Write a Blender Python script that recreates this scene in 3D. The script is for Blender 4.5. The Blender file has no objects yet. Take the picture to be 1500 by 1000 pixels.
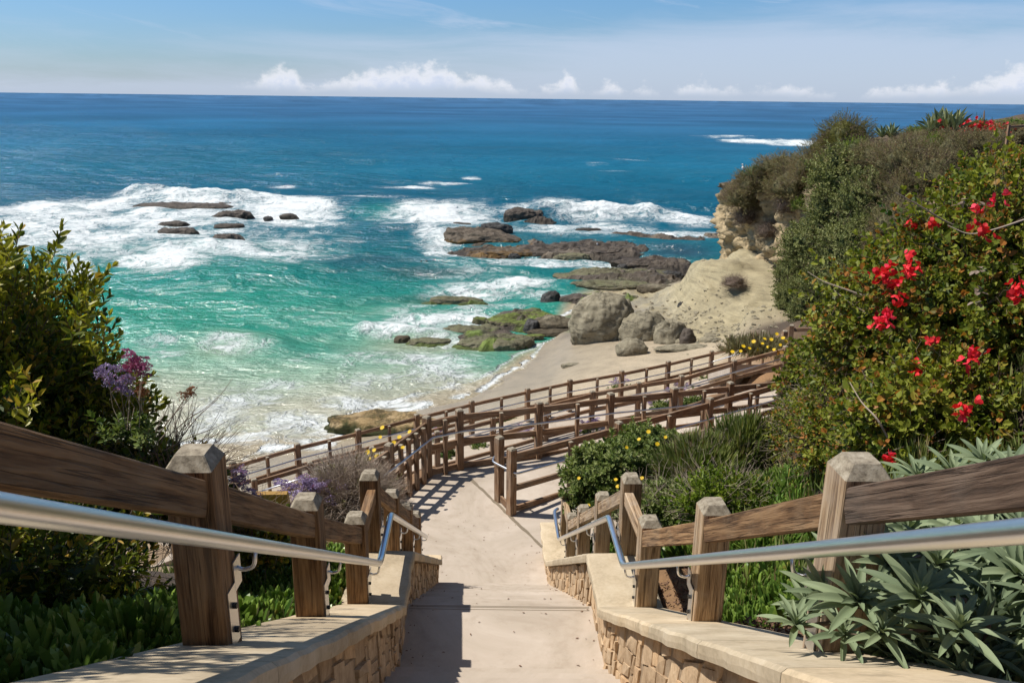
import bpy, math, random
import numpy as np
from mathutils import Vector, Matrix

# ------------------------------------------------------------------ camera, sky, sun, exposure
S = bpy.context.scene
PITCH = math.atan((500 - 144) / 1211.0)
ROLL = math.atan(0.01176)
FPX = 1211.0
CAMZ = 14.0
Fv = Vector((0, math.cos(PITCH), -math.sin(PITCH)))
r0 = Vector((1, 0, 0)); u0 = Vector((0, math.sin(PITCH), math.cos(PITCH)))
Rv = r0 * math.cos(ROLL) + u0 * math.sin(ROLL)
Uv = u0 * math.cos(ROLL) - r0 * math.sin(ROLL)
# rotate so that the right-hand horizon drops
Rv, Uv = (r0 * math.cos(ROLL) + u0 * math.sin(ROLL)), (u0 * math.cos(ROLL) - r0 * math.sin(ROLL))
cam = bpy.data.cameras.new('camera'); cam_o = bpy.data.objects.new('camera', cam)
S.collection.objects.link(cam_o); S.camera = cam_o
cam.sensor_width = 36; cam.lens = FPX / 1500 * 36; cam.clip_start = 0.05; cam.clip_end = 60000
m3 = Matrix((Rv, Uv, -Fv)).transposed()
cam_o.matrix_world = Matrix.Translation((0, 0, CAMZ)) @ m3.to_4x4()

SUN_EL = math.radians(57); SUN_AZ = math.radians(-84)      # azimuth from +Y towards +X
sun = bpy.data.lights.new('sun', 'SUN'); sun_o = bpy.data.objects.new('sun', sun)
S.collection.objects.link(sun_o)
sun.energy = 4.8; sun.angle = math.radians(0.53); sun.color = (1.0, 0.95, 0.87)
sdir = Vector((math.sin(SUN_AZ) * math.cos(SUN_EL), math.cos(SUN_AZ) * math.cos(SUN_EL), math.sin(SUN_EL)))
sun_o.rotation_euler = sdir.to_track_quat('Z', 'Y').to_euler()

W = bpy.data.worlds.new('World'); S.world = W; W.use_nodes = True
S.view_settings.view_transform = 'Standard'
try: S.view_settings.look = 'None'
except Exception: pass
S.view_settings.exposure = 0.22; S.view_settings.gamma = 1.0; S.view_settings.use_curve_mapping = False
S.cycles.max_bounces = 6; S.cycles.diffuse_bounces = 3; S.cycles.glossy_bounces = 3
S.cycles.transmission_bounces = 3; S.cycles.transparent_max_bounces = 4
S.cycles.sample_clamp_indirect = 6

class G:
    """tiny node helper"""
    def __init__(s, tree): s.t = tree; s.n = tree.nodes; s.l = tree.links
    def node(s, typ, ins=None, **kw):
        nd = s.n.new(typ)
        for k, v in kw.items(): setattr(nd, k, v)
        if ins:
            for k, v in ins.items(): s.set(nd.inputs[k], v)
        return nd
    def set(s, sock, v):
        if isinstance(v, bpy.types.NodeSocket): s.l.new(v, sock)
        elif isinstance(v, bpy.types.Node): s.l.new(v.outputs[0], sock)
        else:
            if isinstance(v, (tuple, list)) and len(v) == 3 and sock.type == 'RGBA': v = (*v, 1)
            sock.default_value = v
    def math(s, op, a, b=0.0, c=0.0, clamp=False):
        nd = s.n.new('ShaderNodeMath'); nd.operation = op; nd.use_clamp = clamp
        s.set(nd.inputs[0], a); s.set(nd.inputs[1], b); s.set(nd.inputs[2], c); return nd.outputs[0]
    def vmath(s, op, a, b=(0, 0, 0)):
        nd = s.n.new('ShaderNodeVectorMath'); nd.operation = op
        s.set(nd.inputs[0], a); s.set(nd.inputs[1], b); return nd.outputs[0]
    def mix(s, f, a, b, mode='MIX'):
        nd = s.n.new('ShaderNodeMix'); nd.data_type = 'RGBA'; nd.blend_type = mode
        s.set(nd.inputs[0], f); s.set(nd.inputs[6], a); s.set(nd.inputs[7], b); return nd.outputs[2]
    def noise(s, vec, scale, detail=4, rough=0.55, dist=0.0):
        nd = s.n.new('ShaderNodeTexNoise'); s.set(nd.inputs['Vector'], vec)
        nd.inputs['Scale'].default_value = scale; nd.inputs['Detail'].default_value = detail
        nd.inputs['Roughness'].default_value = rough; nd.inputs['Distortion'].default_value = dist
        return nd.outputs[0]
    def ramp(s, f, stops, interp='LINEAR'):
        nd = s.n.new('ShaderNodeValToRGB'); nd.color_ramp.interpolation = interp
        el = nd.color_ramp.elements
        while len(el) < len(stops): el.new(0.5)
        for i, (p, c) in enumerate(stops):
            el[i].position = p
            el[i].color = (c, c, c, 1) if not isinstance(c, (tuple, list)) else (*c[:3], 1)
        s.set(nd.inputs[0], f); return nd.outputs[0]
    def smooth(s, x, lo, hi):
        nd = s.n.new('ShaderNodeMapRange'); nd.interpolation_type = 'SMOOTHSTEP'
        s.set(nd.inputs[0], x); nd.inputs[1].default_value = lo; nd.inputs[2].default_value = hi
        return nd.outputs[0]
    def sep(s, v):
        nd = s.n.new('ShaderNodeSeparateXYZ'); s.set(nd.inputs[0], v); return nd.outputs
    def comb(s, x, y, z):
        nd = s.n.new('ShaderNodeCombineXYZ'); s.set(nd.inputs[0], x); s.set(nd.inputs[1], y); s.set(nd.inputs[2], z); return nd.outputs[0]

# ---- world: Nishita sky with a bank of cumulus low on the horizon and thin high cloud
W.node_tree.nodes.clear(); g = G(W.node_tree)
sky = g.node('ShaderNodeTexSky', sky_type='NISHITA', sun_disc=False)
sky.sun_elevation = SUN_EL; sky.sun_rotation = SUN_AZ % (2 * math.pi)
sky.altitude = 0; sky.air_density = 1.0; sky.dust_density = 0.6; sky.ozone_density = 2.0
gen = g.node('ShaderNodeTexCoord').outputs['Generated']
X, Y, Z = g.sep(gen)[0:3]
az = g.math('ARCTAN2', X, Y)
el = g.math('ARCSINE', Z)
# marine air makes the low sky bluer than the clean atmosphere model
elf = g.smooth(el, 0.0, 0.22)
skyc = g.mix(1.0, sky.outputs[0], g.mix(g.smooth(el, .25, .9), g.mix(elf, (0.76, 0.98, 1.36), (0.62, 1.08, 1.46)), (.74, .74, .74)), 'MULTIPLY')  # upper sky, out of view, is dimmed to deepen the shadows
veil_n = g.noise(g.comb(g.math('MULTIPLY', az, 2.2), g.math('MULTIPLY', el, 16), 3.1), 1.6, 6, 0.6, 0.6)
wisp_n = g.noise(g.comb(g.math('MULTIPLY', az, 3.0), g.math('ADD', g.math('MULTIPLY', el, 22), g.math('MULTIPLY', az, 3)), 8.3), 1.5, 7, 0.62, 1.2)
right = g.smooth(az, -0.45, 0.42)
vtop = g.math('ADD', 0.045, g.math('MULTIPLY', right, 0.055))
veil = g.math('MULTIPLY', g.smooth(g.math('SUBTRACT', g.math('ADD', vtop, g.math('MULTIPLY', g.math('SUBTRACT', veil_n, 0.5), 0.10)), el), -0.02, 0.05), 0.68)
wisp = g.math('MULTIPLY', g.math('MULTIPLY', g.smooth(wisp_n, 0.50, 0.74), 0.50), g.math('ADD', 0.45, g.math('MULTIPLY', right, 0.75)))
veil = g.math('MAXIMUM', veil, wisp)
skyc = g.mix(veil, skyc, (6.9, 7.9, 9.9))
# cumulus: height of the cloud tops as a function of azimuth
stops = [(-0.54, .0), (-0.335, .05), (-0.305, .55), (-0.27, .85), (-0.25, 1.0), (-0.238, .25), (-0.21, .55), (-0.18, .8), (-0.14, 1.05), (-0.08, 1.15), (-0.045, .95), (-0.015, .6), (0.012, .1), (0.04, .35),
         (0.06, .95), (0.082, .25), (0.108, .75), (0.13, .1), (0.15, .5), (0.17, .1), (0.21, .75), (0.235, .35), (0.275, .6), (0.33, .45), (0.36, .05), (0.40, .45), (0.455, .75), (0.485, .7), (0.515, 1.25), (0.545, 1.45), (0.575, 1.0), (0.8, .8)]
tops = g.ramp(g.math('ADD', g.math('MULTIPLY', az, 0.7), 0.4), [(a * 0.7 + 0.4, h / 1.6) for a, h in stops])
behind = g.smooth(g.math('ABSOLUTE', az), 0.8, 1.1)
elev_k = g.math('MULTIPLY', el, 1 / 0.036)
cn = g.noise(g.comb(g.math('MULTIPLY', az, 26), g.math('MULTIPLY', el, 34), 1.7), 2.2, 8, 0.6, 0.15)
cn2 = g.noise(g.comb(g.math('MULTIPLY', az, 9), g.math('MULTIPLY', el, 9), 4.7), 1.8, 3, 0.5, 0.0)
hgt = g.math('SUBTRACT', g.math('MULTIPLY', tops, 1.38), elev_k)
hgt = g.math('ADD', hgt, g.math('MULTIPLY', g.math('SUBTRACT', cn, 0.5), 1.35))
hgt = g.math('ADD', hgt, g.math('MULTIPLY', g.math('SUBTRACT', cn2, 0.5), 0.5))
dens = g.math('MULTIPLY', g.smooth(hgt, -0.08, 0.45), g.smooth(g.math('ADD', elev_k, g.math('MULTIPLY', cn2, 0.3)), 0.22, 0.62))
shade = g.smooth(hgt, 0.75, 0.05)
ccol = g.mix(shade, (7.4, 8.3, 10.2), (11.4, 11.3, 11.6))
skyc = g.mix(g.math('MULTIPLY', dens, 0.9), skyc, ccol)
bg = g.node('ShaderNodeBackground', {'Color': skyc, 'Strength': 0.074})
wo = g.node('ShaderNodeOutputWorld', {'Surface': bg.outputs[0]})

# ------------------------------------------------------------------ helpers
COL = S.collection
def pix(px, py):
    return (Fv + Rv * ((px - 750) / FPX) + Uv * ((500 - py) / FPX))
def at(px, py, z):
    d = pix(px, py); t = (z - CAMZ) / d.z
    return Vector((d.x * t, d.y * t, z))
def atY(px, py, y):
    d = pix(px, py); t = y / d.y
    return Vector((d.x * t, y, CAMZ + d.z * t))

def vnoise(P, seed=0):
    P = np.asarray(P, dtype=np.float64)
    i = np.floor(P).astype(np.int64); f = P - i
    f = f * f * f * (f * (f * 6 - 15) + 10)
    def h(a, b, c):
        n = (a * 73856093) ^ (b * 19349663) ^ (c * 83492791) ^ (seed * 2654435761 & 0x7fffffff)
        n = (n ^ (n >> 13)) * 1274126177 & 0xffffffff
        n = (n ^ (n >> 16)) * 2246822519 & 0xffffffff
        return ((n ^ (n >> 15)) & 0xffffff) / float(0xffffff)
    x, y, z = i[..., 0], i[..., 1], i[..., 2]; fx, fy, fz = f[..., 0], f[..., 1], f[..., 2]
    r = 0
    for dx in (0, 1):
        wx = fx if dx else 1 - fx
        for dy in (0, 1):
            wy = fy if dy else 1 - fy
            for dz in (0, 1):
                wz = fz if dz else 1 - fz
                r = r + h(x + dx, y + dy, z + dz) * wx * wy * wz
    return r
def fbm(P, octs=4, seed=0, gain=0.5, lac=2.03):
    P = np.asarray(P, dtype=np.float64); a = 1.0; s = 0; t = 0
    for o in range(octs):
        s = s + a * vnoise(P * lac ** o + 17.3 * o, seed + o); t += a; a *= gain
    return s / t                       # 0..1
def ridge(P, octs=4, seed=0):
    P = np.asarray(P, dtype=np.float64); a = 1.0; s = 0; t = 0
    for o in range(octs):
        s = s + a * (1 - np.abs(2 * vnoise(P * 2.03 ** o + 9.1 * o, seed + o) - 1)); t += a; a *= .5
    return s / t
def sst(x, a, b):
    t = np.clip((x - a) / (b - a), 0, 1); return t * t * (3 - 2 * t)

def tag(o, label=None, cat=None, group=None, kind=None):
    if label: o['label'] = label
    if cat: o['category'] = cat
    if group: o['group'] = group
    if kind: o['kind'] = kind
    return o
def wm(o):
    m_ = o.matrix_basis.copy()
    return wm(o.parent) @ o.matrix_parent_inverse @ m_ if o.parent else m_
def link(name, mesh, parent=None, mats=None, local=False):
    """local=False: the mesh is given in world coordinates even though it has a parent"""
    o = bpy.data.objects.new(name, mesh); COL.objects.link(o)
    if parent is not None:
        o.parent = parent
        if not local: o.matrix_parent_inverse = wm(parent).inverted()
    if mats:
        for m in mats: mesh.materials.append(m)
    return o
def empty(name, loc=(0, 0, 0), rz=0):
    o = bpy.data.objects.new(name, None); COL.objects.link(o)
    o.location = loc; o.rotation_euler = (0, 0, rz); o.empty_display_size = 0.2
    return o
def mesh_np(name, V, faces, mat=None, col=None, smooth=False, attrs=None):
    """faces: list of (k,n) int arrays; mat: list of int arrays; col: (nv,3) vertex colours"""
    me = bpy.data.meshes.new(name)
    V = np.asarray(V, dtype=np.float32)
    faces = [np.asarray(f, dtype=np.int32) for f in faces if len(f)]
    nl = sum(f.size for f in faces); nf = sum(len(f) for f in faces)
    me.vertices.add(len(V)); me.vertices.foreach_set('co', V.ravel())
    me.loops.add(nl); me.polygons.add(nf)
    me.loops.foreach_set('vertex_index', np.concatenate([f.ravel() for f in faces]))
    tot = np.concatenate([np.full(len(f), f.shape[1], dtype=np.int32) for f in faces])
    st = np.zeros(nf, dtype=np.int32); st[1:] = np.cumsum(tot)[:-1]
    me.polygons.foreach_set('loop_start', st)
    if mat is not None: me.polygons.foreach_set('material_index', np.asarray(mat, dtype=np.int32))
    me.polygons.foreach_set('use_smooth', np.full(nf, bool(smooth)))
    me.update(calc_edges=True)
    if col is not None:
        a = me.color_attributes.new('Col', 'FLOAT_COLOR', 'POINT')
        c = np.ones((len(V), 4), dtype=np.float32); c[:, :3] = col; a.data.foreach_set('color', c.ravel())
    if attrs:
        for k, v in attrs.items():
            a = me.attributes.new(k, 'FLOAT', 'POINT'); a.data.foreach_set('value', np.asarray(v, dtype=np.float32))
    me.validate()
    return me
def grid_faces(nu, nv, wrap=False):
    i = np.arange(nu - 1)[:, None]; j = np.arange(nv if wrap else nv - 1)[None, :]
    a = i * nv + j; b = i * nv + (j + 1) % nv; c = (i + 1) * nv + (j + 1) % nv; d = (i + 1) * nv + j
    return np.stack([a, b, c, d], -1).reshape(-1, 4)

# ------------------------------------------------------------------ materials
def mat(name):
    m = bpy.data.materials.new(name); m.use_nodes = True
    g = G(m.node_tree); b = m.node_tree.nodes['Principled BSDF']
    return m, g, b
def bump(g, b, h, strength=0.5, dist=0.02):
    bn = g.node('ShaderNodeBump', {'Strength': strength, 'Distance': dist, 'Height': h})
    g.l.new(bn.outputs[0], b.inputs['Normal']); return bn
def wood(name, c_dark, c_mid, c_light, grey=0.35, greyc=(0.30, 0.26, 0.22)):
    m, g, b = mat(name)
    tc = g.node('ShaderNodeTexCoord').outputs['Object']
    rnd = g.node('ShaderNodeObjectInfo').outputs['Random']
    off = g.comb(g.math('MULTIPLY', rnd, 37.0), g.math('MULTIPLY', rnd, 11.0), g.math('MULTIPLY', rnd, 5.0))
    p = g.vmath('ADD', tc, off)
    st = g.vmath('MULTIPLY', p, (0.7, 22, 22))
    warp = g.noise(g.vmath('MULTIPLY', p, (1.4, 4, 4)), 1.0, 3, 0.5)
    stw = g.vmath('ADD', st, g.comb(0, g.math('MULTIPLY', warp, 1.9), g.math('MULTIPLY', warp, 1.6)))
    n1 = g.noise(stw, 1.6, 6, 0.62)
    n2 = g.noise(g.vmath('MULTIPLY', p, (3, 70, 70)), 1.0, 4, 0.6)
    blot = g.noise(p, 3.2, 4, 0.6)
    grain = g.smooth(g.math('ADD', g.math('MULTIPLY', n1, 0.7), g.math('MULTIPLY', n2, 0.3)), 0.34, 0.66)
    c = g.ramp(grain, [(0, c_dark), (0.45, c_mid), (1, c_light)])
    c = g.mix(g.math('MULTIPLY', g.smooth(blot, 0.42, 0.66), grey), c, greyc)
    c = g.mix(1.0, c, g.ramp(rnd, [(0, 0.8), (1, 1.15)]), 'MULTIPLY')
    n4 = g.noise(g.vmath('MULTIPLY', p, (.45, 34, 34)), 1.0, 2, .5)
    crack = g.math('MAXIMUM', g.smooth(n2, 0.37, 0.29), g.smooth(g.math('ABSOLUTE', g.math('SUBTRACT', n4, .5)), .018, .004))
    c = g.mix(g.math('MULTIPLY', crack, 0.55), c, tuple(x * 0.25 for x in c_dark))
    g.set(b.inputs['Base Color'], c); b.inputs['Roughness'].default_value = 0.82
    b.inputs['Specular IOR Level'].default_value = 0.25
    bump(g, b, g.math('SUBTRACT', grain, g.math('MULTIPLY', crack, 1.2)), 0.75, 0.004)
    return m
M = {}
M['wood_warm'] = wood('wood_warm', (.07, .036, .017), (.20, .11, .052), (.33, .20, .10), .32, (.27, .20, .13))
M['wood_grey'] = wood('wood_grey', (.15, .09, .05), (.37, .25, .145), (.50, .375, .25), .42, (.38, .32, .26))
M['wood_dark'] = wood('wood_dark', (.035, .022, .015), (.095, .06, .04), (.17, .115, .08), .25, (.17, .14, .115))
M['wood_red'] = wood('wood_red', (.105, .055, .03), (.25, .145, .082), (.38, .25, .155), .42, (.33, .265, .20))
def cap_mat():
    m, g, b = mat('weathered_post_cap')
    tc = g.node('ShaderNodeTexCoord').outputs['Object']
    rnd = g.node('ShaderNodeObjectInfo').outputs['Random']
    p = g.vmath('ADD', tc, g.comb(rnd, g.math('MULTIPLY', rnd, 9), rnd))
    n = g.noise(p, 28, 6, 0.65); n2 = g.noise(p, 120, 3, 0.6)
    c = g.ramp(n, [(0.28, (.10, .078, .052)), (0.5, (.28, .235, .17)), (0.74, (.43, .38, .295))])
    c = g.mix(g.smooth(n2, 0.6, 0.75), c, (.14, .13, .08))
    g.set(b.inputs['Base Color'], c); b.inputs['Roughness'].default_value = .9
    bump(g, b, g.math('ADD', n, g.math('MULTIPLY', n2, .5)), .7, .004); return m
M['cap'] = cap_mat()
def steel():
    m, g, b = mat('brushed_steel')
    tc = g.node('ShaderNodeTexCoord').outputs['Object']
    n = g.noise(g.vmath('MULTIPLY', tc, (1.5, 90, 90)), 1, 3, .6); n2 = g.noise(tc, 2.3, 4, .6)
    g.set(b.inputs['Base Color'], g.mix(n2, (.66, .66, .66), (.80, .80, .80)))
    b.inputs['Metallic'].default_value = 1.0
    g.set(b.inputs['Roughness'], g.math('ADD', 0.26, g.math('MULTIPLY', n, 0.16)))
    bump(g, b, n, .12, .001); return m
M['steel'] = steel()
def plain(name, c, rough=.7, metal=0, bs=0, bsc=30, var=.25):
    m, g, b = mat(name)
    tc = g.node('ShaderNodeTexCoord').outputs['Object']; n = g.noise(tc, bsc, 5, .6)
    g.set(b.inputs['Base Color'], g.mix(n, tuple(x * (1 - var) for x in c), tuple(min(1, x * (1 + var)) for x in c)))
    b.inputs['Roughness'].default_value = rough; b.inputs['Metallic'].default_value = metal
    if bs: bump(g, b, n, bs, .01)
    return m
M['bolt'] = plain('dark_bolt', (.05, .045, .04), .5, .8)
def stonelike(name, cols, s1=6, s2=40, rough=.9, bd=.02, bstr=.6, spots=None, obj_rand=True):
    m, g, b = mat(name)
    p = g.node('ShaderNodeTexCoord').outputs['Object']
    rnd = g.node('ShaderNodeObjectInfo').outputs['Random']
    if obj_rand: p = g.vmath('ADD', p, g.comb(g.math('MULTIPLY', rnd, 31), 0, g.math('MULTIPLY', rnd, 17)))
    n = g.noise(p, s1, 6, .62, .3); n2 = g.noise(p, s2, 5, .65)
    k = g.math('ADD', g.math('MULTIPLY', n, .7), g.math('MULTIPLY', n2, .3))
    c = g.ramp(k, [(0.30, cols[0]), (0.5, cols[1]), (0.68, cols[2])])
    if obj_rand: c = g.mix(1.0, c, g.ramp(rnd, [(0, (.78, .75, .72)), (.5, (1, 1, 1)), (1, (1.18, 1.1, 1.0))]), 'MULTIPLY')
    if spots: c = g.mix(g.math('MULTIPLY', g.smooth(g.noise(p, spots[1], 5, .7), .55, .7), spots[2]), c, spots[0])
    g.set(b.inputs['Base Color'], c); b.inputs['Roughness'].default_value = rough
    b.inputs['Specular IOR Level'].default_value = .3
    bump(g, b, k, bstr, bd); return m
M['coping'] = stonelike('cast_stone_coping', [(.33, .265, .175), (.50, .41, .285), (.60, .51, .375)], 2.6, 34, .88, .007, .6, ((.24, .19, .125), 4, .5))
M['flag'] = stonelike('ledger_stone', [(.28, .185, .11), (.48, .345, .215), (.62, .48, .325)], 7, 45, .9, .012, .8)
M['mortar'] = stonelike('mortar', [(.20, .14, .085), (.29, .21, .135), (.36, .27, .18)], 8, 60, .95, .01, .8, None, False)
def concrete():
    m, g, b = mat('washed_concrete')
    p = g.node('ShaderNodeTexCoord').outputs['Object']
    n = g.noise(p, .7, 7, .66, .9); n2 = g.noise(p, 5, 6, .66); n3 = g.noise(p, 130, 3, .7)
    c = g.ramp(n, [(.32, (.33, .265, .20)), (.46, (.43, .36, .285)), (.54, (.46, .385, .31)), (.68, (.53, .455, .375))])
    c = g.mix(g.math('MULTIPLY', g.smooth(n2, .5, .72), .42), c, (.33, .26, .195))
    c = g.mix(g.math('MULTIPLY', g.smooth(n3, .6, .8), .4), c, (.22, .18, .14))
    c = g.mix(g.math('MULTIPLY', g.smooth(n3, .4, .2), .3), c, (.66, .60, .52))
    g.set(b.inputs['Base Color'], c); b.inputs['Roughness'].default_value = .85
    bump(g, b, g.math('ADD', n3, g.math('MULTIPLY', n2, .6)), .35, .004); return m
M['concrete'] = concrete()
M['stain'] = plain('damp_joint_stain', (.20, .16, .11), .9, 0, .3, 20, .4)
def leafmat(name, dark, mid, light, tip=None, tipf=.0, transl=.35, rough=.45, spec=.4):
    """leaf colour varies leaf by leaf through the 'Col' attribute (r: tone, g: tip/accent)"""
    m = bpy.data.materials.new(name); m.use_nodes = True; g = G(m.node_tree); g.n.clear()
    a = g.node('ShaderNodeAttribute', attribute_name='Col').outputs['Color']
    sp = g.node('ShaderNodeSeparateColor', {'Color': a}).outputs
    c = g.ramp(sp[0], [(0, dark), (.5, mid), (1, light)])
    if tip: c = g.mix(g.smooth(sp[1], 1 - tipf, 1 - tipf * .4), c, tip)
    b = g.node('ShaderNodeBsdfPrincipled', {'Base Color': c, 'Roughness': rough, 'Specular IOR Level': spec})
    t = g.node('ShaderNodeBsdfTranslucent', {'Color': g.mix(.5, c, g.mix(1.0, c, (1.6, 1.7, .5), 'MULTIPLY'))})
    mx = g.node('ShaderNodeMixShader', {0: transl, 1: b.outputs[0], 2: t.outputs[0]})
    g.node('ShaderNodeOutputMaterial', {'Surface': mx.outputs[0]}); return m
M['leaf_left'] = leafmat('glossy_green_leaf', (.022, .052, .008), (.13, .16, .015), (.36, .34, .03), (.42, .27, .045), .30, .32, .45, .3)
M['leaf_boug'] = leafmat('bougainvillea_leaf', (.035, .070, .012), (.12, .155, .018), (.25, .27, .035), (.38, .15, .035), .34, .32, .5, .25)
M['leaf_cliff'] = leafmat('cliff_shrub_leaf', (.045, .065, .020), (.14, .165, .052), (.24, .255, .10), (.19, .17, .06), .2, .2, .6, .2)
M['leaf_scrub'] = leafmat('brown_scrub_leaf', (.085, .080, .038), (.21, .19, .085), (.33, .30, .16), (.26, .15, .09), .35, .2, .7, .2)
M['leaf_dry'] = leafmat('dry_scrub_leaf', (.10, .068, .050), (.18, .13, .095), (.26, .20, .155), (.12, .12, .06), .2, .15, .8)
M['leaf_bright'] = leafmat('bright_leaf', (.055, .10, .012), (.13, .19, .02), (.21, .27, .035), (.22, .19, .03), .2, .35, .5, .25)
M['leaf_willow'] = leafmat('olive_leaf', (.07, .075, .016), (.15, .145, .024), (.22, .20, .035), (.22, .15, .03), .3, .25, .6)
M['leaf_ice'] = leafmat('iceplant_finger', (.05, .11, .018), (.15, .25, .04), (.27, .38, .07), (.42, .34, .08), .14, .32, .35, .4)
M['leaf_echium'] = leafmat('grey_green_leaf', (.115, .155, .09), (.19, .24, .135), (.28, .33, .19), None, 0, .14, .6, .2)
M['leaf_daisy'] = leafmat('daisy_bush_leaf', (.045, .08, .016), (.13, .18, .042), (.26, .30, .11), (.28, .27, .13), .14, .25, .5, .25)
M['grass'] = leafmat('grass_blade', (.05, .09, .016), (.14, .19, .04), (.26, .29, .09), (.30, .23, .11), .3, .3, .6)
M['petal_red'] = leafmat('red_bract', (.55, .012, .018), (.78, .022, .030), (.85, .04, .10), None, 0, .25, .6)
M['petal_yellow'] = leafmat('yellow_petal', (.62, .36, .01), (.75, .50, .01), (.80, .62, .04), None, 0, .2, .6)
M['petal_purple'] = leafmat('purple_floret', (.24, .17, .33), (.40, .31, .53), (.58, .48, .70), (.48, .15, .30), .25, .15, .7)
M['petal_magenta'] = leafmat('magenta_floret', (.28, .06, .16), (.42, .10, .24), (.55, .22, .40), None, 0, .15, .7)
M['petal_rust'] = leafmat('faded_floret', (.20, .07, .04), (.27, .11, .05), (.33, .17, .08), None, 0, .1, .8)
M['agave'] = leafmat('agave_leaf', (.10, .14, .08), (.18, .22, .11), (.34, .34, .15), None, 0, .1, .5)
M['twig'] = plain('dry_twig', (.15, .105, .075), .9)
M['twig_pale'] = plain('pale_twig', (.34, .27, .21), .9)
M['mulch'] = plain('bark_mulch', (.17, .095, .06), .95, 0, .5, 40, .6)
M['sign'] = plain('tan_painted_metal', (.42, .25, .07), .5)
M['sign_dark'] = plain('dark_painted_metal', (.03, .027, .025), .5)
M['white_feather'] = plain('white_feather', (.75, .74, .72), .8)
M['dark_feather'] = plain('dark_feather', (.05, .05, .055), .7)
M['beak'] = plain('orange_beak', (.55, .22, .03), .5)
# ------------------------------------------------------------------ stair profile
def mid(y): return -0.085 - 0.035 * (y - 7.0)
def nos(y):
    y = np.asarray(y, dtype=float)
    return np.where(y < 1.2, 12.3, np.where(y < 6.35, 9.1 + 0.6214 * (6.35 - y), np.where(y < 7.25, 9.1, np.where(y < 12.05, 9.1 - 0.625 * (y - 7.25), 6.1))))
def nosf(y): return float(nos(y))
AX = Vector((-0.035, 1, 0)).normalized()

# ------------------------------------------------------------------ fence lines on the ramps below (world positions of post feet)
Z2 = 6.1
def zR1(x): return Z2 - 0.075 * max(0.0, x)
def foot(px, py, h, zf=None, z=None):
    """foot of a post whose top shows at (px, py): top at z+h"""
    if z is not None:
        p = at(px, py, z + h); return Vector((p.x, p.y, z))
    x = 0.0
    for _ in range(8):
        zz = zf(x); p = at(px, py, zz + h); x = p.x
    return Vector((p.x, p.y, zz))
HP = 1.42
F1 = [foot(625, 609, HP, zR1), foot(673, 599, HP, zR1), foot(790, 588, HP, zR1), foot(895, 575, HP, zR1), foot(988, 567, HP, zR1), foot(1070, 559, HP, zR1)]
d = (F1[-1] - F1[-2]); F1.append(F1[-1] + d); F1.append(F1[-1] + d * 0.9)
F1L = [foot(570, 649, HP, zR1), F1[0]]
F3 = [foot(750, 656, HP, zR1), foot(907, 617, HP, zR1), foot(1040, 582, HP, zR1)]
d = (F3[-1] - F3[-2]); F3.append(F3[-1] + d); F3.append(F3[-1] + d * .8)
F3b = foot(732, 639, HP, zR1)
zF2 = lambda x: 3.45 + (x + 6.7) / 15.2 * 2.15
F2 = [foot(372, 702, 1.15, zF2), foot(454, 677, 1.15, zF2), foot(545, 655, 1.15, zF2), foot(640, 632, 1.15, zF2), foot(722, 611, 1.15, zF2), foot(800, 590, 1.15, zF2), foot(868, 573, 1.15, zF2), foot(936, 560, 1.15, zF2), foot(999, 548, 1.2, zF2), foot(1076, 521, 1.3, zF2), foot(1152, 496, 1.4, zF2)]
zF0 = 3.25; H0 = 1.2
F0 = [foot(px, py, H0, z=zF0) for px, py in ((252, 704), (341, 677), (435, 650), (524, 629), (610, 607), (691, 587), (773, 569), (835, 556), (911, 543), (979, 529), (1043, 514))]
F0 += [Vector((at(1100, 500, 5.1).x, at(1100, 500, 5.1).y, 3.9))]
F0 += [Vector((at(1152, 472, 6.9).x, at(1152, 472, 6.9).y, 5.4))]
L2L = [(-1.55, 12.0), (-2.45, 13.9), (F1L[0].x + .05, F1L[0].y), (F1[0].x, F1[0].y + .1)]

# ------------------------------------------------------------------ terrain: control points joined by inverse-distance weights
CP = []
def cp(x, y, z, w=1.0): CP.append((x, y, z, w))
for y in np.arange(-3, 12.6, .6):
    s = nosf(y) + .6; m = mid(y)
    for o in (-.75, 0, .75): cp(m + o, y, s - 1.5)
    cp(m - 1.2, y, s - .5); cp(m + 1.2, y, s - .5)
    cp(m - 1.65, y, s - .10, 1.4); cp(m + 1.65, y, s - .10, 1.4)
    cp(m - 2.6, y, s - .14); cp(m - 3.8, y, s - .35); cp(m - 5.2, y, s - 1.1); cp(m - 7.5, y, max(2.6, s - 3.2)); cp(m - 11, y, max(1.6, s - 6.5)); cp(m - 15, y, .6)
    f = 1.0 if y < 9 else max(.0, 1 - (y - 9) / 5)
    cp(m + 2.6, y, s + .22 + .25 * (1 - f)); cp(m + 4.0, y, s + 1.15); cp(m + 5.5, y, s + 2.5); cp(m + 7.5, y, min(14.5, s + 4.2)); cp(m + 11, y, min(15.5, s + 6))
def seg(a, b, n, off=(0, 0), dz=0.0, w=1.0):
    for i in range(n + 1):
        t = i / n; cp(a[0] + (b[0] - a[0]) * t + off[0], a[1] + (b[1] - a[1]) * t + off[1], a[2] + (b[2] - a[2]) * t + dz, w)
for x in np.arange(-1.9, 2.6, .6):                          # lower landing
    for y in np.arange(12.2, 17.0, .6):
        if y < 15.5 + .3 * x and not (x > 1.0 and y < 13.4 + (x - 1) * .8): cp(x, y, Z2 - .16)
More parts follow.
